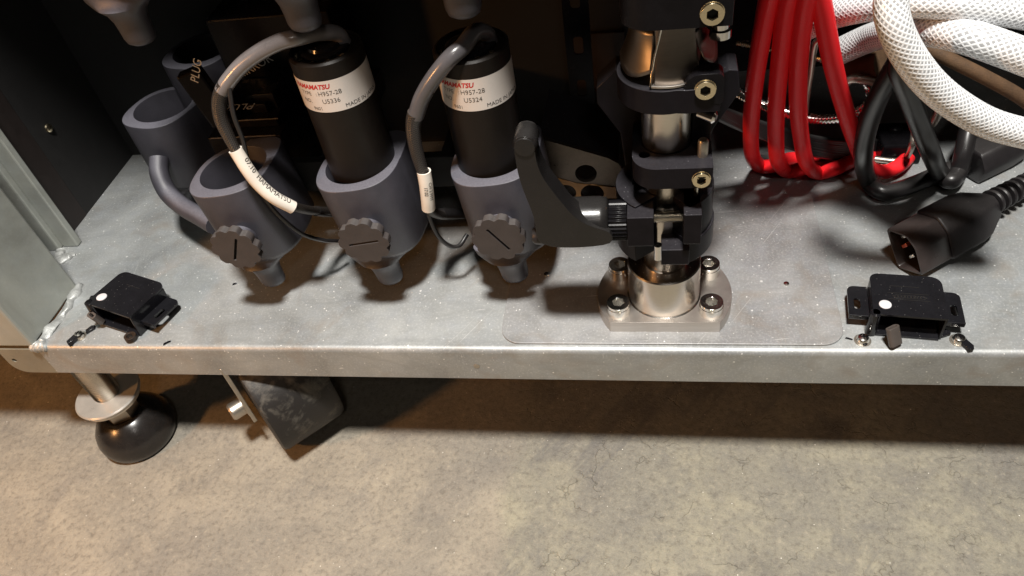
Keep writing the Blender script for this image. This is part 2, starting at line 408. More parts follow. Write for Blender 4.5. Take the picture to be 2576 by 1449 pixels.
def text_mesh(txt, size, align='LEFT', bold=0.0, italic=0.0, space=1.0):
    cu = bpy.data.curves.new('text', 'FONT'); cu.body = txt; cu.size = size; cu.align_x = align; cu.resolution_u = 3
    cu.offset = bold; cu.shear = italic; cu.space_character = space
    ob = bpy.data.objects.new('text', cu); COL.objects.link(ob)
    dg = bpy.context.evaluated_depsgraph_get(); me = bpy.data.meshes.new_from_object(ob.evaluated_get(dg))
    bpy.data.objects.remove(ob); bpy.data.curves.remove(cu)
    bm = bmesh.new(); bm.from_mesh(me); bmesh.ops.triangulate(bm, faces=bm.faces)
    for _ in range(4):
        lg = [e for e in bm.edges if e.calc_length() > size * .28]
        if not lg: break
        bmesh.ops.subdivide_edges(bm, edges=lg, cuts=1); bmesh.ops.triangulate(bm, faces=bm.faces)
    bm.to_mesh(me); bm.free(); return me

# ------------------------------------------------------------------ things
def tag(o, label, cat, group=None, kind=None):
    o['label'] = label; o['category'] = cat
    if group: o['group'] = group
    if kind: o['kind'] = kind
    return o
def thing(name, label, cat, loc=(0, 0, 0), group=None, rot=(0, 0, 0)):
    o = bpy.data.objects.new(name, None); o.empty_display_size = .01; COL.objects.link(o)
    o.location = Vector(loc) * S; o.rotation_euler = rot
    return tag(o, label, cat, group)
def struct(o): o['kind'] = 'structure'; return o
def kids(o): return [c for c in bpy.data.objects if c.parent == o]
def dup(root, loc, label, rot=None):
    tree = [(c, kids(c)) for c in kids(root)]
    r = root.copy(); COL.objects.link(r); r.location = Vector(loc) * S; r['label'] = label
    if rot: r.rotation_euler = rot
    for c, gs in tree:
        d = c.copy(); COL.objects.link(d); d.parent = r
        for g in gs:
            e = g.copy(); COL.objects.link(e); e.parent = d
    return r

# ================================================================== SETTING
FZ = -11.5
bm = bmesh.new()
vs = [bm.verts.new(p) for p in ((-220, -160, FZ), (220, -160, FZ), (220, 160, FZ), (-220, 160, FZ))]; bm.faces.new(vs)
struct(bmo('floor', bm, 'floor', smooth=False))

# shelf: folded sheet, top at z=0, rounded front bend, lip 2.6 deep
def shelf():
    t, r = .16, .34
    prof = [(34, 0)]
    prof += [(r - r * math.sin(rad(a)), -r + r * math.cos(rad(a))) for a in range(0, 91, 10)]
    prof += [(0, -2.6), (t, -2.6)] + [(t + (r - t) - (r - t) * math.cos(rad(a)), -r + (r - t) * math.sin(rad(a))) for a in range(0, 91, 15)] + [(34, -t)]
    root = thing('steel_cabinet', 'open steel cabinet bay with galvanised floor, folded front lip and matt black inside', 'cabinet')
    bm = bmesh.new(); xs = (-38.2, 40)
    A = [bm.verts.new((xs[0], y, z)) for y, z in prof]; B = [bm.verts.new((xs[1], y, z)) for y, z in prof]
    n = len(prof); k = 0
    for i in range(n):
        j = (i + 1) % n; f = bm.faces.new((A[i], A[j], B[j], B[i]))
    bm.faces.new(A[::-1]); bm.faces.new(B)
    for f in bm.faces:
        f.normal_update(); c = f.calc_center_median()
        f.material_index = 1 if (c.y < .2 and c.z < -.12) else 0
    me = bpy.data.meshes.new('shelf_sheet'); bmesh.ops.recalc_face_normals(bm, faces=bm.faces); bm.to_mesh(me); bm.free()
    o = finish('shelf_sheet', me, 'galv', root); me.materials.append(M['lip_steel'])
    box('shelf_sheet', (-47, 5.2, -.16), (-38.2, 34, -.002), 'galv', root, bevel=0)
    # rounded end of the lip left of the bend, with its small hole
    lp = rrect(-41.25, -2.62, -38.2, -.28, [0, .15, 1.0, 0], 8)
    plate('lip_end', [lp, circ(-40.62, -1.38, .17, 16)], .16, 'lip_steel', root, frontal(0.0), bevel=.02)
    # punch mark and stains on the lip
    lathe('dimple', [(.0, -.005), (.20, -.005), (.17, .02), (0, .035)], 'wire', root, o=(-10.0, 0, -1.45), axis=(0, -1, 0), n=16)
    return root
CAB = shelf()

# second sheet with rounded corners screwed over the shelf
r = thing('mounting_plate', 'thin rounded galvanised plate lying under the steel post flange', 'plate')
plate('sheet', [rrect(-8.5, .42, 9.75, 26, 1.15, 8)], .13, 'galv_plate', r, Matrix.Translation((0, 0, .002)), bevel=.06, seg=3)
for px, py in ((1375, 690), (1978, 714)):
    p = W(px, py, z=.132); lathe('rivet', [(.17, 0), (.15, .05), (.06, .08), (0, .08)], 'bolt', r, o=p, n=14)

# left corner post
cp_ = box('corner_post', (-60, .0, -.02), (-38.25, 5.35, 60), 'post_steel', CAB, bevel=.18)
box('inner_channel', (-60, 8.9, .0), (-41.75, 9.75, 60), 'post_steel', CAB, bevel=.12)
box('inner_channel', (-41.74, 9.3, .0), (-40.5, 9.86, 60), 'post_steel', CAB, bevel=.10)
box('dark_jamb', (-42.6, 9.77, .0), (-41.85, 12.88, 60), 'sealblack', CAB, bevel=.05)
def weld(name, pts, r0):
    bm = bmesh.new(); path = catmull(pts, 20)
    add_tube(bm, path, lambda t: r0 * (.85 + .30 * noise.noise(Vector((t * 7, r0 * 7, 3)))), 16)
    for v in bm.verts:
        v.co += Vector((noise.noise(v.co * 1.6), noise.noise(v.co * 1.6 + Vector((9, 0, 0))), noise.noise(v.co * 1.6 + Vector((0, 5, 0))))) * r0 * .55
        v.co += Vector((0, 0, noise.noise(v.co * 5))) * r0 * .18
        if v.co.z > 0: v.co.z *= .6
    return bmo(name, bm, 'weld', CAB, ang=180)
weld('weld_bead', [(-38.05, 5.4, .02), (-37.95, 4.0, .05), (-37.8, 2.8, .03), (-37.9, 1.6, .05), (-38.0, .35, .02)], .38)
weld('weld_bead', [(-41.6, 8.9, .02), (-41.4, 8.3, .05), (-41.0, 7.8, .05), (-40.5, 8.6, -.1)], .42)
weld('weld_bead', [(-38.4, .25, -.12), (-38.0, .10, -.10), (-37.6, .20, -.14)], .36)
for (a_, b_) in (((447, 822), (548, 823)), ((337, 690), (356, 643)), ((640, 640), (672, 600))):
    p_, q_ = W(*a_, z=0), W(*b_, z=0); d_ = (q_ - p_).normalized(); n_ = Vector((-d_.y, d_.x, 0)) * .025
    bm = bmesh.new(); vv_ = [bm.verts.new(x) for x in (p_ - n_, q_ - n_ * .3, q_ + n_ * .3, p_ + n_)]; f_ = bm.faces.new(vv_)
    for x in vv_: x.co.z = .006
    bmo('scratch', bm, 'weld', CAB, smooth=False)
sp_ = box('side_panel', (-42.6, 12.9, -.1), (-41.9, 34, 48), 'backblack', CAB, bevel=0)
lathe('screw', [(.0, .22), (.16, .2), (.3, .1), (.33, 0)], 'brass', sp_, o=W(122, 322, x=-41.88), axis=(1, 0, 0), n=12)
box('back_panel', (-48, 20.4, -.5), (3.0, 20.9, 48), 'backblack', CAB, bevel=0)
box('back_panel', (3.01, 28, -.5), (60, 28.6, 48), 'backblack', CAB, bevel=0)
box('back_panel', (2.5, 20.91, -.5), (3.0, 28, 48), 'backblack', CAB, bevel=0)
box('shade_board', (-42, 10.5, 26.0), (-22.01, 20.3, 26.6), 'backblack', CAB, bevel=0)  # board added out of view to shade the far left corner
box('shade_board', (-22, 1.6, 26.0), (4.3, 20.3, 26.6), 'backblack', CAB, bevel=0)  # added above the view, keeps light off the upper holders and tubes
box('shade_board', (4.31, 11.0, 17.0), (50, 27.9, 17.6), 'backblack', CAB, bevel=0)  # added unseen board, darkens the shelf behind the red hoses
box('top_panel', (-48, 1.0, 48.05), (60, 34.6, 48.6), 'backblack', CAB, bevel=0)  # cabinet top out of view, set low to shade the inside
# ================================================================== HOLDERS
NA = 72
def holder_outline():
    out = []
    for i in range(NA):
        t = 2 * PI * i / NA; c, sn = math.cos(t), math.sin(t)
        if c >= 0 and sn >= 0: a_, b_, e = 2.42, 2.75, 5.0
        elif sn >= 0: a_, b_, e = 2.38, 2.4, 2.1
        else: a_, b_, e = 2.38, 2.64, 2.7
        r_ = (abs(c / a_) ** e + abs(sn / b_) ** e) ** (-1 / e); out.append((r_ * c, r_ * sn))
    return out
HT, HB = 8.67, 3.5
def make_holder(name, label, group, z_top=HT):
    t = thing(name, label, 'holder', (0, 0, 0), group)
    out = holder_outline(); n = len(out); bm = bmesh.new()
    bore = circ(0, 0, 1.97, n)
    lv = []
    for z, s in ((HB - .02, .0), (HB, .86), (HB + .12, .955), (HB + .4, 1.0), (HT - .06, 1.0), (HT - .015, .995), (HT, .983)):
        lv.append([bm.verts.new((x * s, y * s, z)) for x, y in out] if s else [bm.verts.new((0, -.3, z))])
    for A, B in zip(lv, lv[1:]):
        for i in range(n):
            j = (i + 1) % n
            bm.faces.new((A[0], B[i], B[j]) if len(A) == 1 else (A[i], A[j], B[j], B[i]))
    inner = [[bm.verts.new((x * s, y * s, z)) for x, y in bore] for z, s in ((HT, 1.01), (HT - .04, 1.0), (HB + .5, 1.0))]
    cen = bm.verts.new((0, 0, HB + .5))
    ch = [lv[-1]] + inner
    for A, B in zip(ch, ch[1:]):
        for i in range(n): j = (i + 1) % n; bm.faces.new((A[i], A[j], B[j], B[i]))
    for i in range(n): bm.faces.new((inner[-1][i], inner[-1][(i + 1) % n], cen))
    bmo('sleeve', bm, 'holder', t, ang=50)
    bm = bmesh.new()
    add_lathe(bm, [(1.9, 3.9), (1.8, 3.45), (1.35, 3.15), (1.0, 2.8), (.86, 2.4), (.82, 2.0), (.80, 1.55), (.72, 1.3), (.5, 1.16), (0, 1.12)], (-.30, -1.75, 0), n=28)
    for v in bm.verts: v.co.y = -1.75 + (v.co.y + 1.75) * (.8 if v.co.z < 3.2 else .45)
    bmo('nub', bm, 'holder', t, ang=60)
    return t
def knob(parent, cx, cz, slot, front=-3.75):
    """scalloped thumb knob, its slot turned by slot degrees"""
    N = 90; lp = []
    for i in range(N):
        a = 2 * PI * i / N; lp.append((cx + (1.38 + .085 * math.cos(10 * a + .6) - .03 * math.cos(20 * a + 1.2)) * math.cos(a), cz + (1.38 + .085 * math.cos(10 * a + .6) - .03 * math.cos(20 * a + 1.2)) * math.sin(a)))
    s, c = math.sin(rad(slot)), math.cos(rad(slot)); hl, hw = .88, .075
    sl = [(cx + a * c - b * s, cz + a * s + b * c) for a, b in ((-hl, -hw), (hl, -hw), (hl, hw), (-hl, hw))]
    kn = plate('thumb_knob', [lp, sl], .24, 'holder_knob', parent, frontal(front), bevel=.05)
    plate('knob_back', [[(cx + (x - cx) * .985, cz + (y - cz) * .985) for x, y in lp]], .26, 'holder_knob', kn, frontal(front + .241), bevel=.05)
    plate('slot_floor', [[(cx + a * c - b * s, cz + a * s + b * c) for a, b in ((-hl - .02, -hw - .02), (hl + .02, -hw - .02), (hl + .02, hw + .02), (-hl - .02, hw + .02))]], .02, 'slot', kn, frontal(front + .215), smooth=False)
    lathe('stem', [(.95, 0), (.8, .35), (.85, .8)], 'holder', kn, o=(cx, front + .50, cz), axis=(0, 1, 0), n=24)
GH = 'row of violet grey tube holders along the shelf front'
h1 = make_holder('tube_holder', 'empty violet grey holder sleeve with upright knob slot, leftmost of the front row', GH)
h2 = dup(h1, (-15.83, 6.22, 0), 'violet grey holder with level knob slot, gripping the left labelled black tube')
h3 = dup(h1, (-8.25, 6.30, 0), 'violet grey holder with diagonal knob slot, beside the black clamping lever')
h1.location = Vector((-23.4, 6.15, 0)) * S
TILT = rad(-5)
for h_ in (h1, h2, h3): h_.rotation_euler = (0, TILT, 0); h_.location.x += math.tan(-TILT) * 8.67 * S
knob(h1, .15, 5.72, 60); knob(h2, .22, 5.95, 4); knob(h3, .05, 5.95, -60)
def rear(o, loc, lab, rot=0):
    q = dup(o, loc, lab); q.rotation_euler = (0, 0, rad(rot)); return q
base = make_holder('tube_holder', 'empty violet grey holder with a curved grip, standing behind the front row at left', 'violet grey holders behind the front row')
base.location = Vector((-32.1, 14.3, -.67)) * S; base.rotation_euler = (0, 0, rad(-14))
rear(base, (-29.7, 17.6, 1.5), 'dark empty holder ring farthest back in the left corner', -10)
G3 = 'tube holders of the upper row hanging into the picture top'
u1 = rear(base, (-24.1, 7.2, 15.6), 'brown lit holder bottom and nub hanging at the top left corner'); u1['group'] = G3; u1.rotation_euler = (0, 0, 0)
u2 = rear(base, (-15.0, 6.2, 16.15), 'holder nub hanging over the left labelled black tube'); u2['group'] = G3; u2.rotation_euler = (0, 0, 0)
u3 = rear(base, (-7.65, 6.2, 16.2), 'holder nub hanging at the top edge above the right labelled tube'); u3['group'] = G3; u3.rotation_euler = (0, 0, 0)
# curved grip between rear holder and front holder
gp = [W(400, 398, y=11.5), W(402, 440, y=10.6), W(424, 486, y=9.8), W(462, 520, y=9.0), W(505, 545, y=8.0), W(540, 566, y=7.2)]
o = tube('curved_handle', gp, .62, 'holder', None, 16); tag(o, 'curved violet grey handle arching from the rear holder to the leftmost front holder', 'handle')
# black rail the holders are screwed to
r = thing('holder_rail', 'black rail hidden behind the row of holders', 'rail')
for z0 in (4.6, 21.2):
    box('rail_bar', (-25.5, 8.9, z0), (-5.5, 9.5, z0 + 2.2), 'backblack', r, bevel=.05)
    for x in (-12.4, -20.0): box('rail_arm', (x, 9.51, z0 + .2), (x + 1.2, 20.3, z0 + 1.8), 'backblack', r, bevel=.05)
# ================================================================== LABELLED TUBES
def wrap(me, radius, az, z0, flip=False):
    for v in me.vertices:
        a = az + v.co.x / radius; zz = v.co.y
        v.co = Vector((radius * math.cos(a), radius * math.sin(a), z0 + zz))
    me.update(); return me
def sensor_tube(loc, serial, label, az_end):
    t = thing('sensor_tube', label, 'sensor tube', loc, 'black labelled sensor tubes standing in the holders')
    RT = 1.83
    lathe('body', [(RT - .05, 4.6), (RT, 4.7), (RT, 15.4), (RT - .1, 15.5), (RT - .2, 15.52), (RT - .24, 15.35), (0, 15.35)], 'tube_black', t, n=56, ang=30)
    c = lathe('cap', [(1.25, 15.35), (1.23, 15.5), (1.1, 15.56), (.85, 15.56), (.8, 15.7), (.6, 15.75), (0, 15.75)], 'gloss_black', t, n=32)
    for k in range(5):
        a = rad(200 + k * 31); lathe('screw', [(.13, 15.3), (.12, 15.43), (.0, 15.45)], 'brass', c, o=(1.42 * math.cos(a), 1.42 * math.sin(a), .02), n=8)
    # the paper label
    lo, hi = az_end - rad(176), az_end; zb, zt = 12.95, 14.65; n = 48; bm = bmesh.new(); rr = RT + .018
    def edge(u):   # rounded ends
        e = min(u, 1 - u) * (hi - lo) * rr; q = .16
        return 0 if e > q else q - math.sqrt(max(0, q * q - (q - e) ** 2))
    us = sorted([i / n for i in range(n + 1)] + [.003, .008, .015, .022, .997, .992, .985, .978])
    prev = None
    for u in us:
        a = lo + (hi - lo) * u; e = edge(u)
        cur = [bm.verts.new((rr * math.cos(a), rr * math.sin(a), z)) for z in (zb + e, zt - e)]
        if prev: bm.faces.new((prev[0], cur[0], cur[1], prev[1]))
        prev = cur
    lab = bmo('label', bm, 'label', t, ang=80)
    rt = rr + .006; pass
    def put(txt, size, a, z, mat, **k):
        me = wrap(text_mesh(txt, size, **k), rt, a, z); o = finish('lettering', me, mat, lab, smooth=False)
    d = lambda q: az_end - rad(q)
    put('HAMAMATSU', .34, d(160), 14.24, 'ink_red', bold=.012, italic=.25)
    put('TYPE   :', .30, d(150), 13.88, 'ink_grey'); put('H957-28', .34, d(118), 13.87, 'ink_grey')
    put('NO.', .30, d(150), 13.46, 'ink_grey'); put(serial, .34, d(115), 13.45, 'ink_grey')
    put('9601', .26, d(134), 13.08, 'ink_grey'); put('MADE IN JAPAN', .30, d(82), 13.06, 'ink')
    return t
sensor_tube((-15.65, 6.22, 0), 'U5336', 'black tube with white label reading U5336 in the middle holder', rad(20))
sensor_tube((-8.45, 6.28, -.4), 'U5324', 'black tube with white label reading U5324 in the holder next to the lever', rad(14))

def sleeve_text(path, radius, txt, size, s0, az, parent, flip=1, mat='ink'):
    """print running along a bent tube"""
    me = text_mesh(txt, size); P_ = catmull(path, 24); L = [0]
    for a, b in zip(P_, P_[1:]): L.append(L[-1] + (b - a).length)
    viewdir = None
    for v in me.vertices:
        s = s0 + v.co.x * flip; s = max(0, min(L[-1] - 1e-3, s)); i = max(j for j in range(len(L)) if L[j] <= s); i = min(i, len(P_) - 2)
        c = P_[i].lerp(P_[i + 1], (s - L[i]) / (L[i + 1] - L[i])); tg = (P_[i + 1] - P_[i]).normalized()
        tocam = (CAM - c); tocam = (tocam - tg * tocam.dot(tg)).normalized(); side = tocam.cross(tg) * flip
        ang = (v.co.y * flip) / radius + az
        v.co = c + (tocam * math.cos(ang) + (side * flip) * math.sin(ang)) * (radius + .012)
    me.update(); return finish('lettering', me, mat, parent, smooth=False)
def half_shell(name, path, r, mat, parent, n=20):
    """open ended tube with a wall"""
    bm = bmesh.new(); P_ = catmull(path, 10); add_tube(bm, P_, r, n, caps=False)
    add_tube(bm, P_, r - .07, n, caps=False)
    bm.verts.ensure_lookup_table(); N = len(P_) * n
    for base_ in (0, N - n):
        for k in range(n):
            j = (k + 1) % n; bm.faces.new([bm.verts[q] for q in (base_ + k, base_ + j, N + base_ + j, N + base_ + k)])
    return bmo(name, bm, mat, parent, ang=60)

# cable of the left tube
c = thing('sensor_cable', 'grey cable looping left from the U5336 tube into a braided sleeve with long white marker', 'cable', (0, 0, 0), 'sensor cables')
A = [Vector((-14.75, 6.6, 15.4)), Vector((-14.9, 6.4, 16.0)), Vector((-15.5, 5.7, 16.45)), W(750, 94, y=4.9), W(705, 105, y=4.6), W(655, 130, y=4.4), W(610, 163, y=4.3), W(576, 202, y=4.2), W(560, 228, y=4.15)]
tube('jacket', A, .385, 'grey_jacket', c, 18)
Bp = [W(566, 212, y=4.15), W(552, 250, y=4.1), W(556, 298, y=4.0), W(576, 345, y=3.8), W(598, 385, y=3.6), W(628, 430, y=3.5)]
tube('braided_sleeve', Bp, lambda t: .345 + .045 * math.sin(t * 5) - .07 * t, 'weave', c, 16)
Wp = [W(592, 376, y=3.65), W(622, 425, y=3.5), W(652, 464, y=3.45), W(690, 497, y=3.5), W(737, 522, y=3.8)]
sh = half_shell('marker_sleeve', Wp, .365, 'shrink', c)
sleeve_text(Wp, .365, '07.10  HAMAMATSU', .40, .55, .35, sh)
Cp = [W(728, 516, y=3.75), W(755, 524, y=4.3), W(780, 529, y=5.2), W(815, 531, y=6.5), W(860, 531, y=8)]
tube('braided_sleeve', Cp, .26, 'weave', c, 12)
tube('core', [W(795, 531, y=5.8), W(820, 533, y=6.8), W(860, 533, y=8.2)], .30, 'cable', c, 12)
Dp = [W(577, 222, y=3.95), W(588, 290, y=3.75), W(610, 350, y=3.8), W(628, 420, y=4.0), W(660, 490, y=4.2), W(705, 545, y=4.4), W(760, 588, y=4.8), W(810, 604, y=5.4), W(850, 606, y=6.4)]
tube('loose_wire', Dp, .125, 'cable', c, 10)
# cable of the right tube
c = thing('sensor_cable', 'dark grey cable bending down from the U5324 tube into a sleeve with short white marker', 'cable', (0, 0, 0), 'sensor cables')
A = [Vector((-7.55, 6.6, 14.9)), Vector((-7.65, 6.4, 15.5)), Vector((-8.0, 5.7, 15.9)), W(1164, 118, y=4.8), W(1130, 148, y=4.3), W(1092, 195, y=4.2), W(1062, 245, y=4.2), W(1046, 292, y=4.2)]
tube('jacket', A, .40, 'dark_jacket', c, 18)
Bp = [W(1046, 284, y=4.2), W(1040, 310, y=4.2), W(1042, 350, y=4.1), W(1052, 395, y=4.0), W(1066, 440, y=4.0)]
tube('braided_sleeve', Bp, lambda t: .41 - .11 * t, 'weave', c, 16)
Wp = [W(1066, 430, y=4.0), W(1072, 465, y=3.95), W(1076, 500, y=3.95), W(1078, 524, y=4.0)]
sh = half_shell('marker_sleeve', Wp, .37, 'shrink', c)
sleeve_text(Wp, .37, 'CH 2 PMT', .26, .55, .35, sh); sleeve_text(Wp, .37, '17.02', .26, .75, -.35, sh)
tube('braided_sleeve', [W(1078, 518, y=4.0), W(1086, 532, y=4.4), W(1105, 540, y=5.2), W(1125, 541, y=6.2)], .26, 'weave', c, 12)
tube('core', [W(1108, 538, y=5.6), W(1140, 537, y=6.6), W(1185, 536, y=8)], .34, 'cable', c, 12)
Dp = [W(1052, 300, y=4.4), W(1054, 380, y=4.5), W(1058, 460, y=4.5), W(1075, 530, y=4.5), W(1100, 590, y=4.6), W(1130, 618, y=4.8), W(1155, 618, y=5.1), W(1175, 590, y=5.8)]
tube('loose_wire', Dp, .13, 'cable', c, 10)

# ================================================================== BLACK CARTRIDGES AT REAR LEFT
def cart_text(parent, txt, size, px, py, y, turn=180, zplane=None, tilt=0):
    me = text_mesh(txt, size, 'CENTER'); p = W(px, py, y=y) if zplane is None else W(px, py, z=zplane)
    me.transform(Matrix.Translation(p) @ Matrix.Rotation(rad(turn), 4, 'Z') @ Matrix.Rotation(rad(tilt), 4, 'X'))
    finish('lettering', me, 'ink_silver', parent, smooth=False)
r = thing('filter_cartridge', 'black ribbed cartridge with silver PLUG lettering behind the leftmost front holder', 'cartridge')
p0 = W(522, 348, z=7.6); p1 = W(705, 340, z=7.6)
y0 = (p0.y + p1.y) / 2
box('body', (p0.x, y0, 4.5), (p1.x, y0 + 4.4, 7.6), 'anod_clean', r, bevel=.06)
box('ledge', (p0.x + .5, y0 + 1.0, 7.6), (p1.x - .45, y0 + 4.3, 8.15), 'anod_clean', r, bevel=.05)
bxx = y0 + 2.2
box('head', (p0.x + .8, bxx, 8.16), (p1.x - .7, y0 + 4.2, 9.2), 'anod_clean', r, bevel=.05)
nn = 8
for i in range(nn):
    xx = p0.x + 2.3 + (p1.x - p0.x - 3.6) * i / nn
    box('rib', (xx, bxx - .45, 8.16), (xx + .22, bxx - .01, 8.75), 'anod_clean', r, bevel=.02)
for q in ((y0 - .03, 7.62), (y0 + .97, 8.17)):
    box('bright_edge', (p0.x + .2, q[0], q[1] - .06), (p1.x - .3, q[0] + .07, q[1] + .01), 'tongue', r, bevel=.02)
cart_text(r, 'PLUG', .95, 601, 262, None, 180, 9.21)
r = thing('mirror_cartridge', 'black cartridge marked MIRROR standing behind the grey cable loop', 'cartridge')
q0 = W(560, 212, y=14.5); q1 = W(735, 170, y=14.5)
box('body', (q0.x, 15.5, 6), (q1.x + 3, 19, 13.0), 'anod_clean', r, bevel=.1)
me = text_mesh('MIRROR', .85, 'CENTER'); me.transform(Matrix.Translation(W(645, 176, y=15.46)) @ Matrix.Rotation(rad(22), 4, 'Y').inverted() @ Matrix.Rotation(rad(90), 4, 'X')); finish('lettering', me, 'ink_silver', r, smooth=False)
r = thing('black_side_plate', 'flat black plate marked PLUG standing edge on between the rear holders', 'plate')
pc = W(520, 245, y=11.6)
box('plate_body', (pc.x - .75, pc.y - .4, pc.z - 1.9), (pc.x + .75, pc.y + .5, pc.z + 1.9), 'anod_clean', r, bevel=.15, rot=Matrix.Rotation(rad(-12), 3, 'Y') @ Matrix.Rotation(rad(14), 3, 'Z'))
me = text_mesh('PLUG', .7, 'CENTER'); me.transform(Matrix.Translation(W(503, 182, y=11)) @ Matrix.Rotation(rad(-58), 4, 'Y') @ Matrix.Rotation(rad(90), 4, 'X')); finish('lettering', me, 'ink_silver', r, smooth=False)

# ================================================================== STEEL POST ASSEMBLY
PX, PY = .55, 3.5
def socket_screw(parent, o, axis, r=.5, h=.6, mat='bolt', hexr=.27, washer=False, name='bolt', phase=0.0):
    a, u, v = frame(axis); mt = Matrix.Translation(Vector(o)) @ Matrix((u, v, a)).transposed().to_4x4()
    if Matrix((u, v, a)).determinant() < 0: mt = Matrix.Translation(Vector(o)) @ Matrix((v, u, a)).transposed().to_4x4()
    n = 48; lp = [((r - .012 * (i % 2)) * math.cos(2 * PI * i / n), (r - .012 * (i % 2)) * math.sin(2 * PI * i / n)) for i in range(n)]
    b = plate(name, [circ(0, 0, r - .03, 40), circ(0, 0, hexr, 6, phase)], h * .28, mat, parent, mt @ Matrix.Translation((0, 0, h * .72)), bevel=.03)
    plate('knurling', [lp, circ(0, 0, hexr, 6, phase)], h * .719, mat, b, mt, bevel=0)
    plate('socket_floor', [circ(0, 0, hexr + .01, 6, phase)], .03, mat, b, mt @ Matrix.Translation((0, 0, h * .22)), smooth=False)
    if washer: plate('washer', [circ(0, 0, r + .12, 40)], .06, 'anod_clean', b, mt @ Matrix.Translation((0, 0, -.05)), bevel=.02)
    return b
r = thing('pedestal_post', 'polished steel post on a flanged round base with four bolts', 'post', (0, 0, 0))
fl = []
for i in range(96):
    t = 2 * PI * i / 96; x, y = 3.66 * math.cos(t), 3.66 * math.sin(t)
    y = max(-2.24, min(2.24, y)); fl.append((PX + x, PY + y))
plate('flange', [fl], .77, 'steel_rough', r, Matrix.Translation((0, 0, .134)), bevel=.04)
lathe('base_cylinder', [(2.0, .905), (1.93, .96), (1.93, 3.42), (1.87, 3.49), (1.2, 3.49), (1.18, 3.42), (.0, 3.42)], 'steel', r, o=(PX, PY, 0), n=64, ang=25)
lathe('post_rod', [(1.10, 3.43), (1.12, 3.5), (1.12, 19)], 'steel', r, o=(PX + .08, PY, 0), n=48, caps=False)
for sx, sy, ph in ((-2.45, -1.45, .3), (2.47, -1.45, .8), (-2.45, 1.5, .1), (2.47, 1.5, .5)):
    socket_screw(r, (PX + sx, PY + sy, .905), (0, 0, 1), .64, .78, hexr=.34, phase=ph)

# lower clamp with two jaws and threaded rod
r = thing('split_clamp', 'black anodised two jaw clamp with threaded rod round the steel post', 'clamp')
ring = [(PX + 2.45 * math.cos(rad(a)), PY + .1 + 2.45 * math.sin(rad(a))) for a in range(-62, 242, 8)]
inn = [(PX + 1.15 * math.cos(rad(a)), PY + 1.15 * math.sin(rad(a))) for a in range(250, -71, -10)]
plate('ring', [ring + inn], 1.35, 'anod', r, Matrix.Translation((0, 0, 5.15)), bevel=.05)
plate('ring', [[(PX + (x - PX) * .96, PY + (y - PY) * .96) for x, y in ring + inn]], 2.1, 'anod', r, Matrix.Translation((0, 0, 6.52)), bevel=.05)
box('lower_jaw', (.38, 1.25, 5.2), (1.72, 2.6, 6.2), 'anod', r, bevel=.05)
box('jaw', (-1.22, 1.0, 6.72), (.03, 3.4, 8.52), 'anod', r, bevel=.04)
box('jaw', (1.40, 1.0, 6.80), (2.22, 3.4, 8.62), 'anod', r, bevel=.04)
box('bridge', (-1.0, 3.4, 6.6), (2.1, 4.6, 9.9), 'anod_clean', r, bevel=.04)
bm = bmesh.new(); prof = []
for i in range(32): prof += [(.27, .0 + i * .045), (.33, .0225 + i * .045)]
add_lathe(bm, prof, (0.0, 2.0, 7.75), (1, 0, 0), 20); bmo('threaded_rod', bm, 'bolt', r, ang=20)
lathe('pin', [(.20, 0), (.20, .9)], 'chrome', r, o=(.22, 1.2, 5.72), axis=(0, 0, 1), n=16)
lathe('set_screw', [(.11, 0), (.11, 1.9)], 'bolt', r, o=(2.0, 2.4, 8.65), axis=(0, 0, 1), n=12)

# clamping lever
r = thing('clamping_lever', 'black adjustable clamping lever screwed into the left side of the clamp', 'lever')
kn = []
for i in range(60): kn.append(((.93 if i % 2 else 1.0) * math.cos(2 * PI * i / 60), (.93 if i % 2 else 1.0) * math.sin(2 * PI * i / 60)))
YZ = lambda x, y, z: Matrix.Translation((x, y, z)) @ Matrix(((0, 0, 1, 0), (1, 0, 0, 0), (0, 1, 0, 0), (0, 0, 0, 1)))
LY, LZ = 1.95, 7.62
plate('knurled_collar', [kn], .86, 'anod_clean', r, YZ(-2.1, LY, LZ), bevel=.02, ang=20)
bm = bmesh.new()
add_lathe(bm, [(0, 0), (.98, .0), (1.14, .12), (1.2, .4), (1.2, 2.4), (1.14, 2.9), (1.0, 3.4), (.62, 3.6), (0, 3.62)], (-2.11, LY, LZ), (-1, 0, 0), 32)
bmo('hub', bm, 'lever', r, ang=50)
# handle: a broad hooked blade that merges with the lower front of the hub
hk = [(1318, 344), (1334, 348), (1343, 358), (1346, 385), (1352, 415), (1366, 447), (1388, 478), (1412, 508), (1440, 540), (1478, 566), (1534, 586),
      (1534, 612), (1470, 622), (1400, 622), (1364, 612), (1350, 596), (1347, 566), (1336, 528), (1319, 486), (1304, 440), (1296, 395), (1293, 362), (1301, 348)]
hp = [W(x, y_, y=.72) for x, y_ in hk]; hp = [(p.x, p.z) for p in catmull([Vector((p.x, 0, p.z)) for p in hp + hp[:1]], 3)[:-1]]
plate('handle', [hp], 1.25, 'lever', r, frontal(.72), bevel=.16, ang=25, seg=3)
lathe('handle_end', [(.0, -.02), (.45, .02), (.54, .2), (.54, 1.2), (.4, 1.38), (0, 1.4)], 'lever', r, o=(W(1319, 372, y=.66).x, .64, W(1319, 372, y=.66).z), axis=(0, 1, 0), n=28, ang=50)
lathe('end_button', [(.48, 0), (.46, .35), (.36, .5), (0, .52)], 'plug_black', r, o=(-5.35, LY - .6, LZ - .35), axis=(-1, 0, 0), n=24)

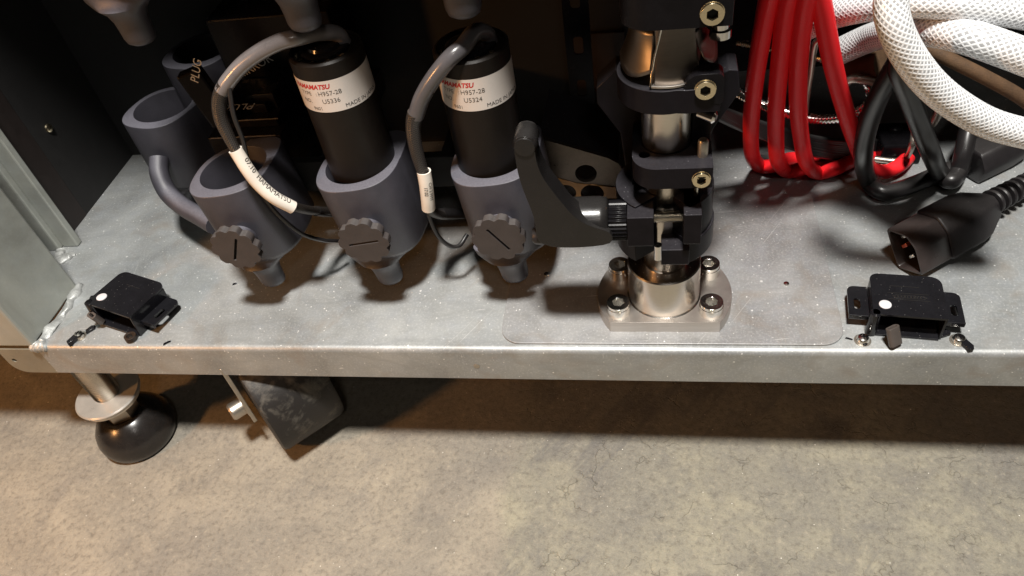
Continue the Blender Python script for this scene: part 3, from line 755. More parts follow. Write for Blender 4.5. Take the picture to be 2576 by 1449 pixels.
def clamp_body(name, label, z0, z1, x0, x1, yf, sx, sz, rearr=.3, mats='anod'):
    c = thing(name, label, 'clamp', (0, 0, 0), 'black clamps stacked on the steel post')
    cut = [(x1, yf + 1.35), (x1, yf + 1.52), (PX + 1.25, yf + 1.52), (PX + 1.25, yf + 1.35)]
    cr = 1.1
    out = rrect(x0, yf, x1, PY + 2.4, [.3, 1.2, cr, .05], 8)
    plate('clamp_body', [out, circ(PX + .08, PY, 1.17, 40), circ(x0 + .55, yf + 1.15, .26, 20)], z1 - z0, mats, c, Matrix.Translation((0, 0, z0)), bevel=.04, ang=30)
    socket_screw(c, (sx, yf + .33, sz), (0, -1, 0), .42, .50, 'brass', .22, False, 'clamp_bolt', .52)
    return c
c1 = clamp_body('post_clamp', 'lowest black plate clamp on the steel post just above the lever jaws', 10.0, 11.1, -.92, 2.62, 1.25, 2.12, 10.52)
lathe('stud', [(.24, 0), (.24, .75), (.18, .85), (0, .85)], 'wire', c1, o=(2.2, 2.2, 11.1), n=16)
box('upright', (1.75, 3.2, 11.1), (2.6, 4.6, 13.4), 'anod', c1, bevel=.04)
c2 = thing('post_clamp', 'round dusty black clamp ring around the middle of the steel post', 'clamp', (0, 0, 0), 'black clamps stacked on the steel post')
out = [(PX - .05 + 2.0 * math.cos(rad(a)), PY - .15 + 2.0 * math.sin(rad(a))) for a in range(20, 291, 8)] + [(1.4, 1.35), (2.75, 1.45), (2.75, 4.2)]
plate('clamp_body', [out, circ(PX + .08, PY, 1.16, 40)], 1.1, 'anod', c2, Matrix.Translation((0, 0, 13.85)), bevel=.04, ang=30)
socket_screw(c2, (2.12, 1.74, 14.95), (0, -1, 0), .44, .50, 'brass', .23, False, 'clamp_bolt', .52)
plate('screw_cheek', [rrect(1.25, 14.2, 2.85, 15.6, [.3, .7, .2, .2], 6)], .8, 'anod_clean', c2, frontal(1.42), bevel=.04)
lathe('knurl_pin', [(.28, 0), (.28, .7), (.15, .8)], 'chrome', c2, o=(2.0, 2.6, 13.1), axis=(.9, -.5, -.15), n=16)
# optics tube with flared split skirt
r = thing('lens_barrel', 'dull steel barrel with flared split skirt on top of the middle clamp', 'barrel')
lathe('barrel', [(1.42, 15.3), (1.42, 18.4)], 'barrel_metal', r, o=(PX + .05, PY, 0), n=48, caps=False)
bm = bmesh.new(); n = 30
def skirt(a0, a1, r0, r1, z0, z1, zdip, mat, nm):
    bm = bmesh.new(); rows = []
    for j in range(9):
        t = j / 8; rr = r1 + (r0 - r1) * t ** 1.6; row = []
        for i in range(n + 1):
            s = i / n; a = rad(a0 + (a1 - a0) * s); z = z1 + (z0 - z1) * t - zdip * t * math.sin(PI * s)
            row.append(bm.verts.new((PX + .05 + rr * math.cos(a), PY + rr * math.sin(a), z)))
        rows.append(row)
    for A_, B_ in zip(rows, rows[1:]):
        for i in range(n): bm.faces.new((A_[i], B_[i], B_[i + 1], A_[i + 1]))
    o = bmo(nm, bm, mat, r, ang=60); s = o.modifiers.new('wall', 'SOLIDIFY'); s.thickness = .06 * S; return o
skirt(178, 250, 1.95, 1.46, 15.65, 17.2, .45, 'barrel_metal', 'skirt')
skirt(254, 315, 1.95, 1.48, 15.15, 17.9, .1, 'barrel_metal', 'skirt')
skirt(318, 372, 2.1, 1.46, 15.85, 16.9, .5, 'barrel_metal', 'skirt')
lp = [(PX + .05 + 2.05 * math.cos(rad(a)), PY + 2.05 * math.sin(rad(a))) for a in range(252, 320, 4)] + [(PX + .05 + 1.5 * math.cos(rad(a)), PY + 1.5 * math.sin(rad(a))) for a in range(318, 250, -4)]
plate('skirt_rim', [lp], .10, 'steel_rough', r, Matrix.Translation((0, 0, 15.02)), bevel=.02)
tube('split_edge', [(PX - .62, PY - 1.98, 15.1), (PX - .48, PY - 1.66, 16.1), (PX - .25, PY - 1.52, 17.0), (PX - .05, PY - 1.5, 17.95)], .045, 'chrome', r, 8)
c3 = thing('post_clamp', 'topmost black clamp block on the post cut by the upper picture edge', 'clamp', (0, 0, 0), 'black clamps stacked on the steel post')
plate('clamp_body', [rrect(-1.25, 1.15, 3.0, 6.2, [.3, 1.2, 1.3, .1], 8)], 3.4, 'anod_clean', c3, Matrix.Translation((0, 0, 17.75)), bevel=.05, ang=30)
socket_screw(c3, (2.22, 1.46, 18.32), (0, -1, 0), .46, .50, 'brass', .24, False, 'clamp_bolt', .52)
lathe('chrome_stud', [(.35, 0), (.35, 1.1), (.30, 1.15)], 'chrome', c3, o=(2.75, 3.3, 16.6), axis=(0, 0, 1), n=20)
lathe('chrome_stud', [(.2, 0), (.45, .02), (.45, .35), (.2, .37)], 'chrome', c3, o=(2.75, 3.3, 16.2), axis=(0, 0, 1), n=20)
# side arm of the stack
r = thing('angled_bracket', 'black angled arm plate reaching right from the post clamps', 'bracket')
ap = [W(1742, 225, y=4.2), W(1835, 175, y=4.2), W(1858, 178, y=4.2), W(1862, 232, y=4.2), W(1796, 322, y=4.2), W(1785, 350, y=4.2), W(1744, 350, y=4.2)]
plate('arm_plate', [[(p.x, p.z) for p in ap]], 1.5, 'anod', r, frontal(4.2), bevel=.05)
wp = [W(a_, b_, y=5.3) for a_, b_ in ((1500, 222), (1548, 176), (1612, 176), (1622, 470), (1578, 470), (1572, 410), (1560, 335), (1502, 262))]
plate('arm_plate', [[(p.x, p.z) for p in wp]], 1.3, 'anod', r, frontal(5.3), bevel=.05)
box('upright', (W(1748, 200, y=6).x, 5.75, 3), (W(1795, 200, y=6).x, 7, 24), 'anod_clean', r, bevel=.05)

# perforated bracket behind the lever
r = thing('perforated_bracket', 'dusty black angled bracket with round holes behind the clamping lever', 'bracket')
YB = 8.6
bp = [W(p[0], p[1], y=YB) for p in ((1352, 347), (1440, 372), (1530, 398), (1556, 412), (1572, 440), (1578, 500), (1395, 500), (1366, 440))]
hl = []
for q, rr in (((1474, 437), .62), ((1424, 484), .60), ((1490, 486), .68)):
    p = W(*q, y=YB); hl.append(circ(p.x, p.z, rr, 28))
plate('front_plate', [[(p.x, p.z) for p in bp]] + hl, .3, 'bracket_metal', r, frontal(YB), bevel=.02)
lpw = [W(a_, b_, y=YB - .06) for a_, b_ in ((1386, 444), (1450, 462), (1572, 474), (1574, 499), (1397, 499))]
plate('orange_reflection', [[(p.x, p.z) for p in lpw]] + hl[1:], .05, 'orange_tone', r, frontal(YB - .06), smooth=False)  # orange reflection on the front plate, painted as a thin sheet
tz = W(1352, 347, y=YB).z
a, b = W(1352, 347, y=YB), W(1556, 412, y=YB)
bm = bmesh.new(); sl = (b.z - a.z) / (b.x - a.x); vv = []
for (x, y) in ((a.x, YB + .01), (b.x, YB + .01), (b.x, YB + 5.2), (a.x + .2, YB + 5.2)):
    z = a.z + (x - a.x) * sl - .02; vv.append((bm.verts.new((x, y, z)), bm.verts.new((x, y, z - .25))))
bm.faces.new([v[0] for v in vv]); bm.faces.new([v[1] for v in vv][::-1])
for i in range(4): j = (i + 1) % 4; bm.faces.new((vv[i][0], vv[i][1], vv[j][1], vv[j][0]))
bmo('top_plate', bm, 'anod', r, smooth=False)
p0, p1 = W(1085, 460, y=10.8), W(1150, 500, y=10.8)
o = box('yellow_strip', (p0.x - .6, 10.9, p0.z - .15), (p1.x + 1, 11.6, p0.z + .02), 'orange_tone', None, bevel=.02); tag(o, 'thin yellow strip low behind the right labelled tube', 'strip')
# dim brown board in the dark background
p0, p1 = W(1448, 255, y=20), W(1570, 80, y=20)
o = box('brown_board', (p0.x, 20, p0.z), (p1.x, 20.6, p1.z), 'browncard', None, bevel=.05); tag(o, 'dim brown board in the dark between labelled tube and steel post', 'board')

# ================================================================== HOSES AND CABLES AT RIGHT
GR = 'red rubber hoses hanging in loops'
def red(name_label, pts):
    o = tube('red_hose', pts, .455, 'red', None, 20, 10); tag(o, name_label, 'hose', GR)
red('leftmost of the four red hoses, its loop touching the shelf', [W(1945, -40, y=6.5), W(1928, 30, y=7.3), W(1905, 160, y=8.8), W(1892, 270, y=10.3), W(1889, 350, y=11.8), W(1893, 392, y=12.6), W(1912, 417, z=.62), W(1945, 416, y=14.6), W(1990, 400, y=16), W(2060, 400, y=17)])
red('second red hose from the left between two other red loops', [W(1992, -40, y=6.3), W(1977, 30, y=7.1), W(1962, 160, y=8.6), W(1953, 270, y=10.1), W(1952, 355, y=11.6), W(1957, 404, y=12.3), W(1978, 430, z=.6), W(2012, 426, y=14.3), W(2065, 405, y=15.8), W(2140, 395, y=17)])
red('third red hose from the left, its loop lowest on the shelf', [W(2036, -40, y=6.1), W(2022, 30, y=6.9), W(2009, 160, y=8.4), W(2008, 270, y=9.9), W(2016, 350, y=11.3), W(2029, 408, y=12.1), W(2055, 434, z=.58), W(2098, 425, y=14.2), W(2150, 402, y=15.7), W(2210, 392, y=17.2)])
red('rightmost red hose slanting down behind the black cable loop', [W(2056, -40, y=6.5), W(2070, 30, y=7.0), W(2095, 160, y=8.2), W(2121, 260, y=9.6), W(2148, 345, y=11.2), W(2180, 415, y=13), W(2225, 432, z=.7), W(2268, 412, z=.7), W(2302, 370, y=17.5), W(2320, 330, y=19)])
GC = 'clear braided hoses crossing the top right corner'
def clear(lab, pts, r_=.80):
    t = thing('braided_hose', lab, 'hose', (0, 0, 0), GC); path = catmull(pts, 14)
    bm = bmesh.new(); add_tube(bm, path, r_, 28); bmo('hose_wall', bm, 'pvc', t, ang=70)
    # raised braid strands, far too many to pick apart
    N = len(path); L = [0]
    for a_, b_ in zip(path, path[1:]): L.append(L[-1] + (b_ - a_).length)
    step = .13; fr = []; s_ = 0; i = 0; u = frame((path[1] - path[0]).normalized())[1]
    while s_ < L[-1] - .02:
        while i < N - 2 and L[i + 1] < s_: i += 1
        c_ = path[i].lerp(path[i + 1], (s_ - L[i]) / (L[i + 1] - L[i])); k0, k1 = max(i - 1, 0), min(i + 2, N - 1)
        tg = ((path[i + 1] - path[i]).normalized().lerp((path[k1] - path[k0]).normalized(), .6)).normalized()
        u = (u - tg * u.dot(tg)).normalized(); fr.append((c_, u.copy(), tg.cross(u), s_)); s_ += step
    vs, fs = [], []; ns = 16; adv = ns * .27; hw = .052
    for dr in (1, -1):
        for k in range(ns):
            for j, (c_, u_, v_, q) in enumerate(fr):
                th = dr * 2 * PI * q / adv + 2 * PI * k / ns; wob = .012 * math.sin(q * 2.1 + k * 1.7)
                for off, rr in ((-hw, r_ - .004), (0, r_ + .022), (hw, r_ - .004)):
                    aa = th + (off + wob) / r_ / .75; vs.append(c_ + (u_ * math.cos(aa) + v_ * math.sin(aa)) * rr)
                if j:
                    b0 = len(vs) - 6; fs += [(b0, b0 + 1, b0 + 4, b0 + 3), (b0 + 1, b0 + 2, b0 + 5, b0 + 4)]
    me = bpy.data.meshes.new('braid_strands'); me.from_pydata(vs, [], fs); finish('braid_strands', me, 'strand', t, ang=180, kind='stuff')
clear('clear braided hose in front, curving down over the two others', [W(2262, -60, y=4.2), W(2242, 0, y=3.8), W(2252, 70, y=3.4), W(2292, 150, y=3.3), W(2352, 222, y=3.4), W(2430, 280, y=3.6), W(2510, 318, y=3.8), W(2640, 350, y=4)], .64)
clear('clear braided hose running right just under the topmost hose', [W(2110, 130, y=13), W(2190, 95, y=11.5), W(2260, 78, y=9), W(2340, 75, y=6.8), W(2430, 92, y=5.4), W(2520, 122, y=4.8), W(2660, 175, y=4.4)], .70)
clear('topmost clear braided hose along the picture edge', [W(1975, 95, y=12.5), W(2040, 62, y=11), W(2100, 35, y=9.5), W(2190, 15, y=8), W(2300, 5, y=6.8), W(2420, 12, y=6.2), W(2540, 26, y=6), W(2680, 50, y=6)], .66)
o = tube('cloth_hose', [W(2330, 120, y=10), W(2400, 155, y=9.5), W(2470, 190, y=9.2), W(2560, 240, y=9), W(2640, 300, y=9)], .34, 'copper_braid', None, 16); tag(o, 'brown cloth covered hose showing under the braided hoses', 'hose')
o = tube('beige_boot', [W(2225, 160, y=12.5), W(2190, 165, y=13), W(2150, 150, y=14)], .95, 'copper_braid', None, 18); tag(o, 'dim beige boot behind the crossing of hoses', 'boot')
# black power cords
GB = 'black power cords looped at right'
o = tube('mains_cable', [W(2330, 60, y=9), W(2290, 110, y=8.6), W(2245, 180, y=8.8), W(2205, 255, y=9.4), W(2180, 330, y=10.2), W(2172, 395, y=11), W(2182, 450, z=.95), W(2215, 482, z=.62), W(2262, 477, z=.58), W(2340, 447, z=.58), W(2420, 412, z=.6), W(2500, 360, y=17), W(2600, 330, y=19)], .52, 'cable', None, 18, 10); tag(o, 'black power cord making the wide round loop beside the red hoses', 'cord', GB)
o = tube('mains_cable', [W(2270, 90, y=8.5), W(2262, 170, y=8.2), W(2285, 240, y=8.6), W(2312, 310, y=9.2), W(2340, 380, y=10), W(2365, 435, z=1.1), W(2392, 455, z=.9), W(2412, 430, z=.9), W(2425, 380, y=14), W(2440, 320, y=15), W(2480, 270, y=16)], .52, 'cable', None, 18, 10); tag(o, 'black power cord hanging straight into a tight turn beside the socket', 'cord', GB)
# thin black bundle
t = thing('wire_bundle', 'flat bundle of thin black wires lying behind the red hoses', 'wires')
for i in range(9):
    d = (i - 4) * 5.2; e = random.uniform(-3, 3)
    tube('wire', [W(1760, 262 + d * .5, y=10), W(1850, 302 + d * .6 + e, y=11.5), W(1960, 342 + d * .8, y=12.8), W(2060, 370 + d * .9 + e, y=14), W(2150, 378 + d, y=16), W(2230, 375 + d, y=17.5)], .19, 'cable', t, 8, 7)
# gooseneck conduit
t = thing('metal_conduit', 'shiny corrugated metal conduit curling behind the red hoses', 'conduit')
gp = catmull([W(1815, 205, y=9), W(1880, 245, y=10), W(1960, 278, y=11), W(2040, 298, y=11.6), W(2110, 297, y=12), W(2165, 275, y=12.4), W(2190, 245, y=13), W(2185, 215, y=13.8), W(2150, 180, y=14.6), W(2090, 155, y=15.5), W(1990, 130, y=16), W(1860, 108, y=16)], 40)
bm = bmesh.new(); L = [0]
for a, b in zip(gp, gp[1:]): L.append(L[-1] + (b - a).length)
tot = L[-1]; pts = []; step = .055; s = 0; i = 0
while s < tot - .1:
    while L[i + 1] < s: i += 1
    pts.append(gp[i].lerp(gp[i + 1], (s - L[i]) / (L[i + 1] - L[i]))); s += step
N_ = len(pts)
add_tube(bm, pts, lambda f: .24 + .05 * math.sin(f * (N_ - 1) * PI / 2), 12); bmo('corrugated_tube', bm, 'chrome', t, ang=30)
t = thing('threaded_brass_rod', 'thin threaded brass rod crossing behind the red hoses', 'rod')
gp = [W(1852, 108, y=15), W(2010, 128, y=15), W(2180, 168, y=15)]; bm = bmesh.new(); a_ = gp[0]; d_ = (gp[2] - gp[0]); pr = []
for i in range(int(d_.length / .12)): pr += [(.11, i * .12), (.15, i * .12 + .06)]
add_lathe(bm, pr, a_, d_, 12); bmo('rod', bm, 'brass', t, ang=20)
t = thing('rear_channel', 'dim black slotted channel upright in the dark behind the labelled tubes', 'channel')
zz = [(-13.9 + .0, 0)]
hl_ = [rrect(.5, z_, 1.1, z_ + 1.2, .2, 4) for z_ in (2, 5, 8, 11, 14, 17, 20)]
plate('channel_face', [rrect(0, .1, 1.6, 24, .05)] + hl_, .15, 'anod_clean', t, Matrix.Translation((-5.3, 17.5, 0)) @ FR, bevel=.02)
plate('channel_face', [rrect(0, .1, 1.6, 24, .05)] + hl_, .15, 'anod_clean', t, Matrix.Translation((-21.5, 19.0, 0)) @ FR, bevel=.02)
for q in ((960, 150), (1100, 250), (1395, 120), (1330, 310)):
    p_ = W(q[0], q[1], y=17.4); lathe('screw', [(.28, 0), (.22, .14), (0, .17)], 'bolt', t, o=(p_.x, 17.4, p_.z), axis=(0, -1, 0), n=12) if False else None
# wire brackets
t = thing('wire_bracket', 'bent zinc wire bracket behind the black cords', 'bracket')
tube('wire_rod', [W(2120, 268, y=13), W(2118, 235, y=12.6), W(2128, 208, y=12.3), W(2155, 198, y=12), W(2230, 212, y=11.6), W(2330, 240, y=11.2), W(2362, 256, y=11.2), W(2360, 285, y=11.6), W(2346, 310, y=12.2)], .24, 'wire', t, 12)
tube('wire_rod', [W(2300, 335, y=14), W(2296, 360, y=13.5), W(2280, 395, z=1.0), W(2255, 405, z=.5), W(2200, 400, z=.5)], .2, 'wire', t, 12)
t = thing('wire_hook', 'thin upright zinc wire hook between the red hoses', 'hook')
tube('hook_rod', [W(2026, 330, y=13), W(2028, 260, y=12.6), W(2040, 180, y=12), W(2048, 120, y=11.6), W(2056, 103, y=11.5), W(2070, 98, y=11.5)], .17, 'wire', t, 10)
t = thing('junction_block', 'small black screw block between the black cord loops', 'block')
p = W(2270, 370, z=1.4)
box('block_body', (p.x - 1.1, p.y, .0), (p.x + 1.3, p.y + 2.6, 1.5), 'anod_clean', t, bevel=.15)
lathe('dome_screw', [(.45, 0), (.4, .25), (.2, .4), (0, .43)], 'anod_clean', t, o=(p.x - .1, p.y + 1.7, 1.5), n=20)

# ================================================================== PLUGS
def sweep_sections(bm, secs, close=True):
    """secs: list of (centre, lateral axis, vertical axis, outline)"""
    rings = [[bm.verts.new(o + l * a + u * b) for a, b in out] for o, l, u, out in secs]
    n = len(rings[0])
    for A_, B_ in zip(rings, rings[1:]):
        for i in range(n): j = (i + 1) % n; bm.faces.new((A_[i], A_[j], B_[j], B_[i]))
    if close: bm.faces.new(rings[-1])
    return rings
def rpoly(pts, r, n=4):
    out = []; m_ = len(pts)
    for i in range(m_):
        p, a, b = Vector(pts[i]), Vector(pts[i - 1]), Vector(pts[(i + 1) % m_])
        d1 = (a - p).normalized(); d2 = (b - p).normalized(); q = min(r, (a - p).length * .4, (b - p).length * .4)
        s, e = p + d1 * q, p + d2 * q
        for k in range(n + 1):
            t = k / n; out.append(tuple((1 - t) ** 2 * s + 2 * t * (1 - t) * p + t * t * e))
    return out
t = thing('power_plug', 'large black male power plug with open mouth and reddish pin above the right catch', 'plug')
ang = rad(35); ax = Vector((math.cos(ang), math.sin(ang), 0)); lt = Vector((math.sin(ang), -math.cos(ang), 0)); uz = Vector((0, 0, 1))
pc = W(2180 * .95833 + 880 / 3.622 * .95833, 350 * .95833 + 1360 / 3.622 * .95833, z=.62)
O0 = Vector((pc.x, pc.y, .02)) 
hexa = [(0, .62), (-.80, 1.95), (-1.62, 2.42), (-2.90, 2.02), (-2.20, .95), (-1.50, .02)]
shp = rpoly(hexa, .22); ctr = Vector((-1.5, 1.25))
sc_ = lambda pts, s, dx=0, dz=0: [((x - ctr.x) * s + ctr.x + dx, (y - ctr.y) * s + ctr.y + dz) for x, y in pts]
bm = bmesh.new()
sweep_sections(bm, [(O0 + ax * d, lt, uz, sc_(shp, s)) for d, s in ((1.7, .78), (1.65, .84), (.06, .86), (0, .90), (0, .97), (.07, 1.0), (2.15, 1.0), (2.2, .96))], False)
bm.verts.ensure_lookup_table(); bm.faces.new([bm.verts[i] for i in range(len(shp))])
bmo('shroud', bm, 'shroud_brown', t, ang=40)
bm = bmesh.new(); grow = [((x - ctr.x) * 1.02 + ctr.x, (y - ctr.y) * 1.02 + ctr.y) for x, y in shp]
bl = [(2.21, .97, 0), (2.24, 1.03, 0), (2.35, 1.07, 0), (4.6, 1.05, .0), (5.4, .94, .0), (6.1, .70, .0), (6.5, .58, -.02), (6.7, .5, -.02)]
rg = sweep_sections(bm, [(O0 + ax * d, lt, uz, sc_(shp, s, 0, dz + (max(0, s - 1) * .4))) for d, s, dz in bl])
bm.faces.new(rg[0]); bmo('plug_body', bm, 'plug_black', t, ang=45)
cen = O0 + lt * ctr.x + uz * ctr.y
for i, (a, b, mt) in enumerate(((-.35, -.05, 'pin_red'), (.25, -.38, 'bolt'), (-.55, .52, 'bolt'))):
    q = cen + lt * a + uz * b; bm = bmesh.new(); add_box(bm, (-.10, -.2, 0), (.10, .2, 1.25))
    mtx = Matrix.Translation(q + ax * .45) @ Matrix((lt, uz, ax)).transposed().to_4x4() @ Matrix.Rotation(rad(-35), 4, 'Z')
    bm.transform(mtx); bmo('pin', bm, mt, t, bevel=.03)
cp = catmull([cen + ax * 6.3, cen + ax * 7.4 + lt * -.1, cen + ax * 8.6 + lt * -.1, cen + ax * 10.2 + lt * .1 - uz * .1, cen + ax * 13 + lt * .6 - uz * .1], 10)
bm = bmesh.new(); add_tube(bm, cp, .42, 16); cord = bmo('cord', bm, 'cable', t, ang=60)
for k in range(9):
    d = 6.75 + k * .52; o_ = cen + ax * d - lt * .1
    lathe('strain_ring', [(.45, 0), (.72 - k * .02, .02), (.76 - k * .02, .10), (.72 - k * .02, .24), (.45, .27)], 'plug_black', cord, o=o_, axis=ax, n=20)
t = thing('power_socket_plug', 'black female power connector lying at the right edge below the braided hose', 'plug')
q = W(2448, 428, z=.9); an = rad(33); a2 = Vector((math.cos(an), math.sin(an), 0)); l2 = Vector((math.sin(an), -math.cos(an), 0))
bm = bmesh.new(); o2 = Vector((q.x, q.y + .3, .05)); sh2 = rpoly([(.75, .0), (.98, 1.05), (.35, 1.95), (-1.15, 1.95), (-1.3, .6), (-.6, 0)], .25)
rg = sweep_sections(bm, [(o2 + a2 * d, l2, uz, [(x * s, .95 + (y - .95) * s) for x, y in sh2]) for d, s in ((0, .92), (.08, 1.0), (2.7, 1.0), (3.6, .9), (4.1, .55), (4.4, .45))]); bm.faces.new(rg[0])
bmo('plug_body', bm, 'plug_black', t, ang=45)
for a, b in ((.35, 1.35), (-.6, 1.3), (-.1, .6)):
    bm = bmesh.new(); add_box(bm, (-.09, -.22, 0), (.09, .22, .02)); bm.transform(Matrix.Translation(o2 + l2 * a + uz * b - a2 * .015) @ Matrix((l2, uz, a2)).transposed().to_4x4()); bmo('contact_slot', bm, 'slot', t, smooth=False)
tube('cord', [o2 + a2 * 4.2 + uz * .9, o2 + a2 * 6 + uz * .9, o2 + a2 * 9 + uz * .8], .45, 'cable', t, 14)

# ================================================================== CABINET CATCHES
def catch(name, label, group, broken):
    """local: x along the front, y back, z up; front centre at the origin"""
    t = thing(name, label, 'catch', (0, 0, 0), group)
    ox = 1.72
    plate('top_cover', [rrect(-ox, 0, ox, 2.95, [.55, .45, .05, .05], 6)], .12, 'gloss_black', t, Matrix.Translation((0, 0, 1.5)), bevel=.04)
    box('base_strip', (-1.6, -.05, .02), (1.6, 2.8, .14), 'gloss_black', t, bevel=.03)
    box('side_wall', (-ox, .02, .02), (-ox + .28, 2.6, 1.5), 'gloss_black', t, bevel=.08)
    box('side_wall', (ox - .12, .05, .02), (ox, 2.7, 1.5), 'gloss_black', t, bevel=.03)
    box('back_wall', (-1.44, 2.5, .14), (1.58, 2.62, 1.5), 'gloss_black', t, bevel=.03)
    lathe('corner_post', [(.28, .02), (.28, 1.55), (.2, 1.62), (0, 1.62)], 'gloss_black', t, o=(-ox + .14, .15, 0), n=16)
    for sx in (-1, 1):
        if broken and sx == -1:
            continue
        x0, x1 = (ox + .01, ox + 1.0) if sx > 0 else (-ox - 1.0, -ox - .01)
        ys = (.55, 2.65)
        lp = rrect(x0, ys[0], x1, ys[1], [.35, .05, .05, .12] if sx > 0 else [.05, .35, .12, .05], 5)
        xm = (x0 + x1) / 2 + (.08 if sx > 0 else -.05)
        wing = plate('wing', [lp, rrect(xm - .16, 1.0, xm + .16, 1.75, .13, 4)], .14, 'gloss_black', t, Matrix.Translation((0, 0, .72)), bevel=.03)
        box('wing_rib', (x0, ys[0] - .08, .60), (x1, ys[0] + .04, .9), 'gloss_black', wing, bevel=.03)
    lathe('white_disc', [(.30, 1.622), (.29, 1.65), (.24, 1.665), (0, 1.67)], 'pearl', t, o=(-1.12, .70, 0), n=28)
    if not broken:
        for yy in (1.55, 1.10): box('raised_line', (-.95, yy, 1.618), (1.0, yy + .035, 1.64), 'lever', t, bevel=0)
        box('raised_line', (-.8, 2.05, 1.618), (.6, 2.085, 1.64), 'lever', t, bevel=0)
        me = text_mesh('CATCH', .34, 'CENTER', bold=.0, space=1.15) if False else None
        # embossed emblem between the two lines: lozenge outline with small strokes
        em = [(-.75, 1.34), (-.55, 1.45), (.75, 1.45), (.92, 1.34), (.75, 1.22), (-.55, 1.22)]
        em2 = [(x * .93 + .006, 1.335 + (y - 1.335) * .72) for x, y in em]
        plate('emblem', [em, em2], .02, 'lever', t, Matrix.Translation((0, 0, 1.62)), smooth=False)
        for i in range(8): box('emblem_stroke', (-.5 + i * .15, 1.28, 1.618), (-.44 + i * .15 + (i % 3) * .02, 1.40, 1.635), 'lever', t, bevel=0)
    else:
        box('raised_line', (-.5, 2.05, 1.618), (.5, 2.085, 1.64), 'lever', t, bevel=0)
    return t
cr_ = catch('cabinet_catch', 'glossy black cabinet catch with two slotted wings by the right power plug', 'black cabinet catches on the shelf front', False)
cr_.location = Vector((12.62, 1.02, 0)) * S; cr_.rotation_euler = (0, 0, rad(-6.5))
# tongue sticking out to the front
lp = rrect(-.36, -.18, .36, .18, .17, 5)
lp2 = rrect(-.25, -.08, .25, .08, .075, 4)
mt = Matrix.Translation((-.75, .25, .85)) @ Matrix.Rotation(rad(-25), 4, 'Z') @ Matrix.Rotation(rad(18), 4, 'X')
bmT = plate_mesh([lp, lp2], 1.0)
bmT.transform(Matrix.Translation((-.62, -.55, .62)) @ Matrix.Rotation(rad(38), 4, 'Z') @ Matrix.Rotation(rad(-28), 4, 'X') @ Matrix.Rotation(rad(0), 4, 'Y') @ Matrix.Translation((0, 0, -.45)))
finish('tongue', bmT, 'tongue', cr_, bevel=.04)
box('inner_shelf', (-1.3, .3, .14), (1.5, 2.2, .5), 'anod_clean', cr_, bevel=.05)
cl_ = catch('cabinet_catch', 'broken black cabinet catch tilted on the shelf near the left corner post', 'black cabinet catches on the shelf front', True)
cl_.location = Vector((-32.95, 1.35, .12)) * S; cl_.rotation_euler = (rad(-4), rad(3), rad(-17)); cl_.scale = (1.07, 1.07, 1.07)
lp = plate_mesh([rrect(-.34, -.2, .34, .2, .18, 5), rrect(-.22, -.08, .22, .08, .075, 4)], .75)
lp.transform(Matrix.Translation((-1.3, .0, .25)) @ Matrix.Rotation(rad(-12), 4, 'Z') @ Matrix.Rotation(rad(20), 4, 'X')); finish('tongue', lp, 'tongue', cl_, bevel=.04)
lp = plate_mesh([circ(0, 0, .34, 20), circ(0, 0, .2, 16)], .28)
lp.transform(Matrix.Translation((1.35, -.3, .02))); finish('torn_eyelet', lp, 'browncard', cl_, bevel=.03)

GS = 'silver screws left beside the catches'
def shelf_screw(px, py, lab, z=.0):
    p = W(px, py, z=.25); t = thing('pan_screw', lab, 'screw', (p.x, p.y, z), GS)
    lathe('head', [(.33, .04), (.33, .14), (.26, .28), (.12, .34), (0, .35)], 'bolt', t, n=20)
    lathe('washer', [(.42, 0), (.42, .04), (.2, .045)], 'wire', t, n=20)
    bm = bmesh.new(); add_box(bm, (-.16, -.03, .335), (.16, .03, .356)); add_box(bm, (-.03, -.16, .335), (.03, -.031, .356)); add_box(bm, (-.03, .031, .335), (.03, .16, .356)); bmo('cross_slot', bm, 'anod_clean', t, smooth=False)
for a in ((2172, 849, 'silver screw at the left front foot of the right catch'), (2414, 849, 'silver screw in front of the right wing of the right catch'), (196, 840, 'silver screw between the weld and the broken left catch')): shelf_screw(*a)
def shard(px, py, l, w_, h, rot, lab, mat='gloss_black', z=0.0):
    p = W(px, py, z=z + h / 2); k = random.uniform(.6, .9)
    o = plate('broken_piece', [[(-l, -w_), (l * k, -w_ * .9), (l, w_ * .2), (l * .55, w_), (-l * .8, w_ * k)]], h, mat, None, None, loc=(p.x, p.y, z), rot=(rad(random.uniform(-3, 3)), rad(random.uniform(-4, 4)), rad(rot)), bevel=.03)
    tag(o, lab, 'broken piece', 'black plastic shards scattered on the shelf')
shard(184, 855, .42, .20, .30, 62, 'thick black shard in front of the screw by the left corner')
shard(228, 828, .34, .20, .16, 48, 'black shard between the left screw and the broken catch')
shard(232, 747, .17, .13, .05, 10, 'tiny square black chip behind the broken left catch')
shard(420, 862, .26, .09, .05, 35, 'thin black sliver right of the broken left catch')
shard(590, 714, .15, .09, .04, 20, 'tiny black chip below the leftmost thumb knob')
shard(2432, 868, .40, .20, .22, -62, 'black shard in front of the rightmost silver screw')
shard(2376, 838, .28, .20, .2, 20, 'black lump between the right catch and its right screw')
shard(2136, 852, .20, .06, .04, -20, 'thin black sliver left of the right catch')
shard(2172, 862, .22, .14, .15, -40, 'black lump under the screw left of the right catch')

# weld burn marks and chalk ring on the sheet (raised thin zinc spatter)

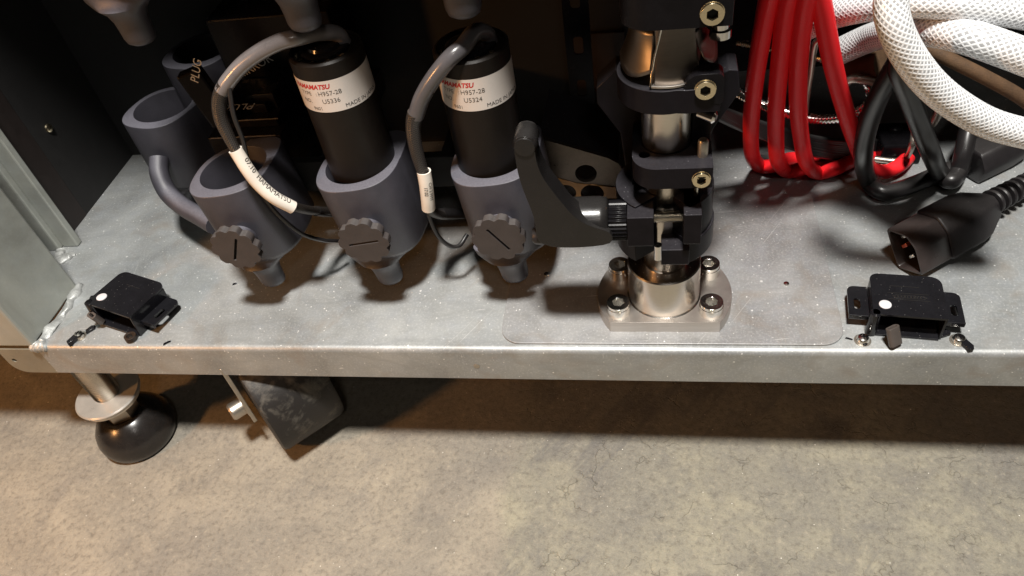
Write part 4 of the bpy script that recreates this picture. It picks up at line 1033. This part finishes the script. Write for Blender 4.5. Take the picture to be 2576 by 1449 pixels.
bm = bmesh.new()
for i in range(420):
    x, y_ = random.uniform(-36, 18), random.uniform(.5, 13); z_ = .006 if not (-8.5 < x < 9.75 and y_ > .42) else .14
    if (x - PX) ** 2 + (y_ - PY) ** 2 < 15: continue
    q = random.uniform(.012, .04) * (1.8 if random.random() < .06 else 1); a_ = random.uniform(0, PI)
    c_ = [Vector((x + q * math.cos(a_ + t) * random.uniform(.6, 1.3), y_ + q * math.sin(a_ + t) * random.uniform(.6, 1.3), z_)) for t in (0, 1.6, 3.1, 4.7)]
    top = bm.verts.new((x, y_, z_ + q * .8)); vv_ = [bm.verts.new(k) for k in c_]
    for k in range(4): bm.faces.new((vv_[k], vv_[(k + 1) % 4], top))
o = bmo('grit', bm, 'weld', None, smooth=False, kind='stuff'); o['label'] = 'fine pale grit scattered over the galvanised shelf'; o['category'] = 'grit'
# ================================================================== UNDER THE CABINET
t = thing('levelling_foot', 'black domed levelling foot on a threaded rod under the left corner', 'foot')
FX, FY = -37.35, 1.15
prof = []
for i in range(44): prof += [(.72, -8.0 + i * .18), (.92, -7.91 + i * .18)]
lathe('threaded_rod', prof, 'bolt', t, o=(FX, FY, 0), n=24, ang=15)
lathe('flange_nut', [(.9, -6.95), (1.9, -6.95), (2.05, -6.85), (2.05, -6.70), (1.8, -6.66), (1.8, -6.56), (2.2, -6.54), (2.24, -6.4), (2.15, -6.3), (.9, -6.28)], 'washer', t, o=(FX, FY, 0), n=48, ang=30)
lathe('hex_neck', [(1.05, -8.6), (1.2, -8.5), (1.2, -7.3), (1.0, -7.2), (1.0, -6.96)], 'wire', t, o=(FX, FY, 0), n=6, ang=20)
lathe('dome', [(2.4, FZ), (2.62, FZ + .25), (2.75, FZ + .8), (2.73, FZ + 1.3), (2.58, FZ + 1.8), (2.25, FZ + 2.35), (1.85, FZ + 2.75), (1.6, FZ + 2.95), (1.35, FZ + 3.1), (1.25, FZ + 3.05), (1.2, FZ + 2.9), (0, FZ + 2.9)], 'ball', t, o=(FX, FY, 0), n=48, ang=60)
# castor
t = thing('castor_wheel', 'worn black castor wheel with steel side plate under the shelf', 'castor')
d = Vector((1, 1, 0)).normalized(); e = Vector((-1, 1, 0)).normalized()
P1 = W(700, 1112, z=FZ); RW = 4.35; cw = Vector((P1.x, P1.y, FZ + RW)) + e * .9
lathe('tyre', [(0, 0), (2.6, .0), (RW - .35, .0), (RW - .1, .1), (RW, .35), (RW + .02, 2.4), (RW, 4.4), (RW - .15, 4.7), (2.6, 4.8), (0, 4.8)], 'tyre', t, o=cw, axis=d, n=64, ang=40)
bm = bmesh.new(); lpp = [(-1.6, 5.1), (1.6, 5.1), (1.5, 0), (1.1, -1.1), (0, -1.6), (-1.1, -1.1), (-1.5, 0)]
for sgn in (-.75, ):
    me = plate_mesh([lpp], .28); m3 = Matrix((e * -1, Vector((0, 0, 1)), (e * -1).cross(Vector((0, 0, 1))))).transposed().to_4x4()
    me.transform(Matrix.Translation(cw - d * .36) @ m3); finish('fork_plate', me, 'wire', t, bevel=.04)
lathe('axle_nut', [(0, 1.2), (.5, 1.2), (.62, 1.05), (.62, .3), (.85, .28), (.85, 0), (0, 0)], 'wire', t, o=cw - d * .38 + e * -.2, axis=d * -1, n=24)
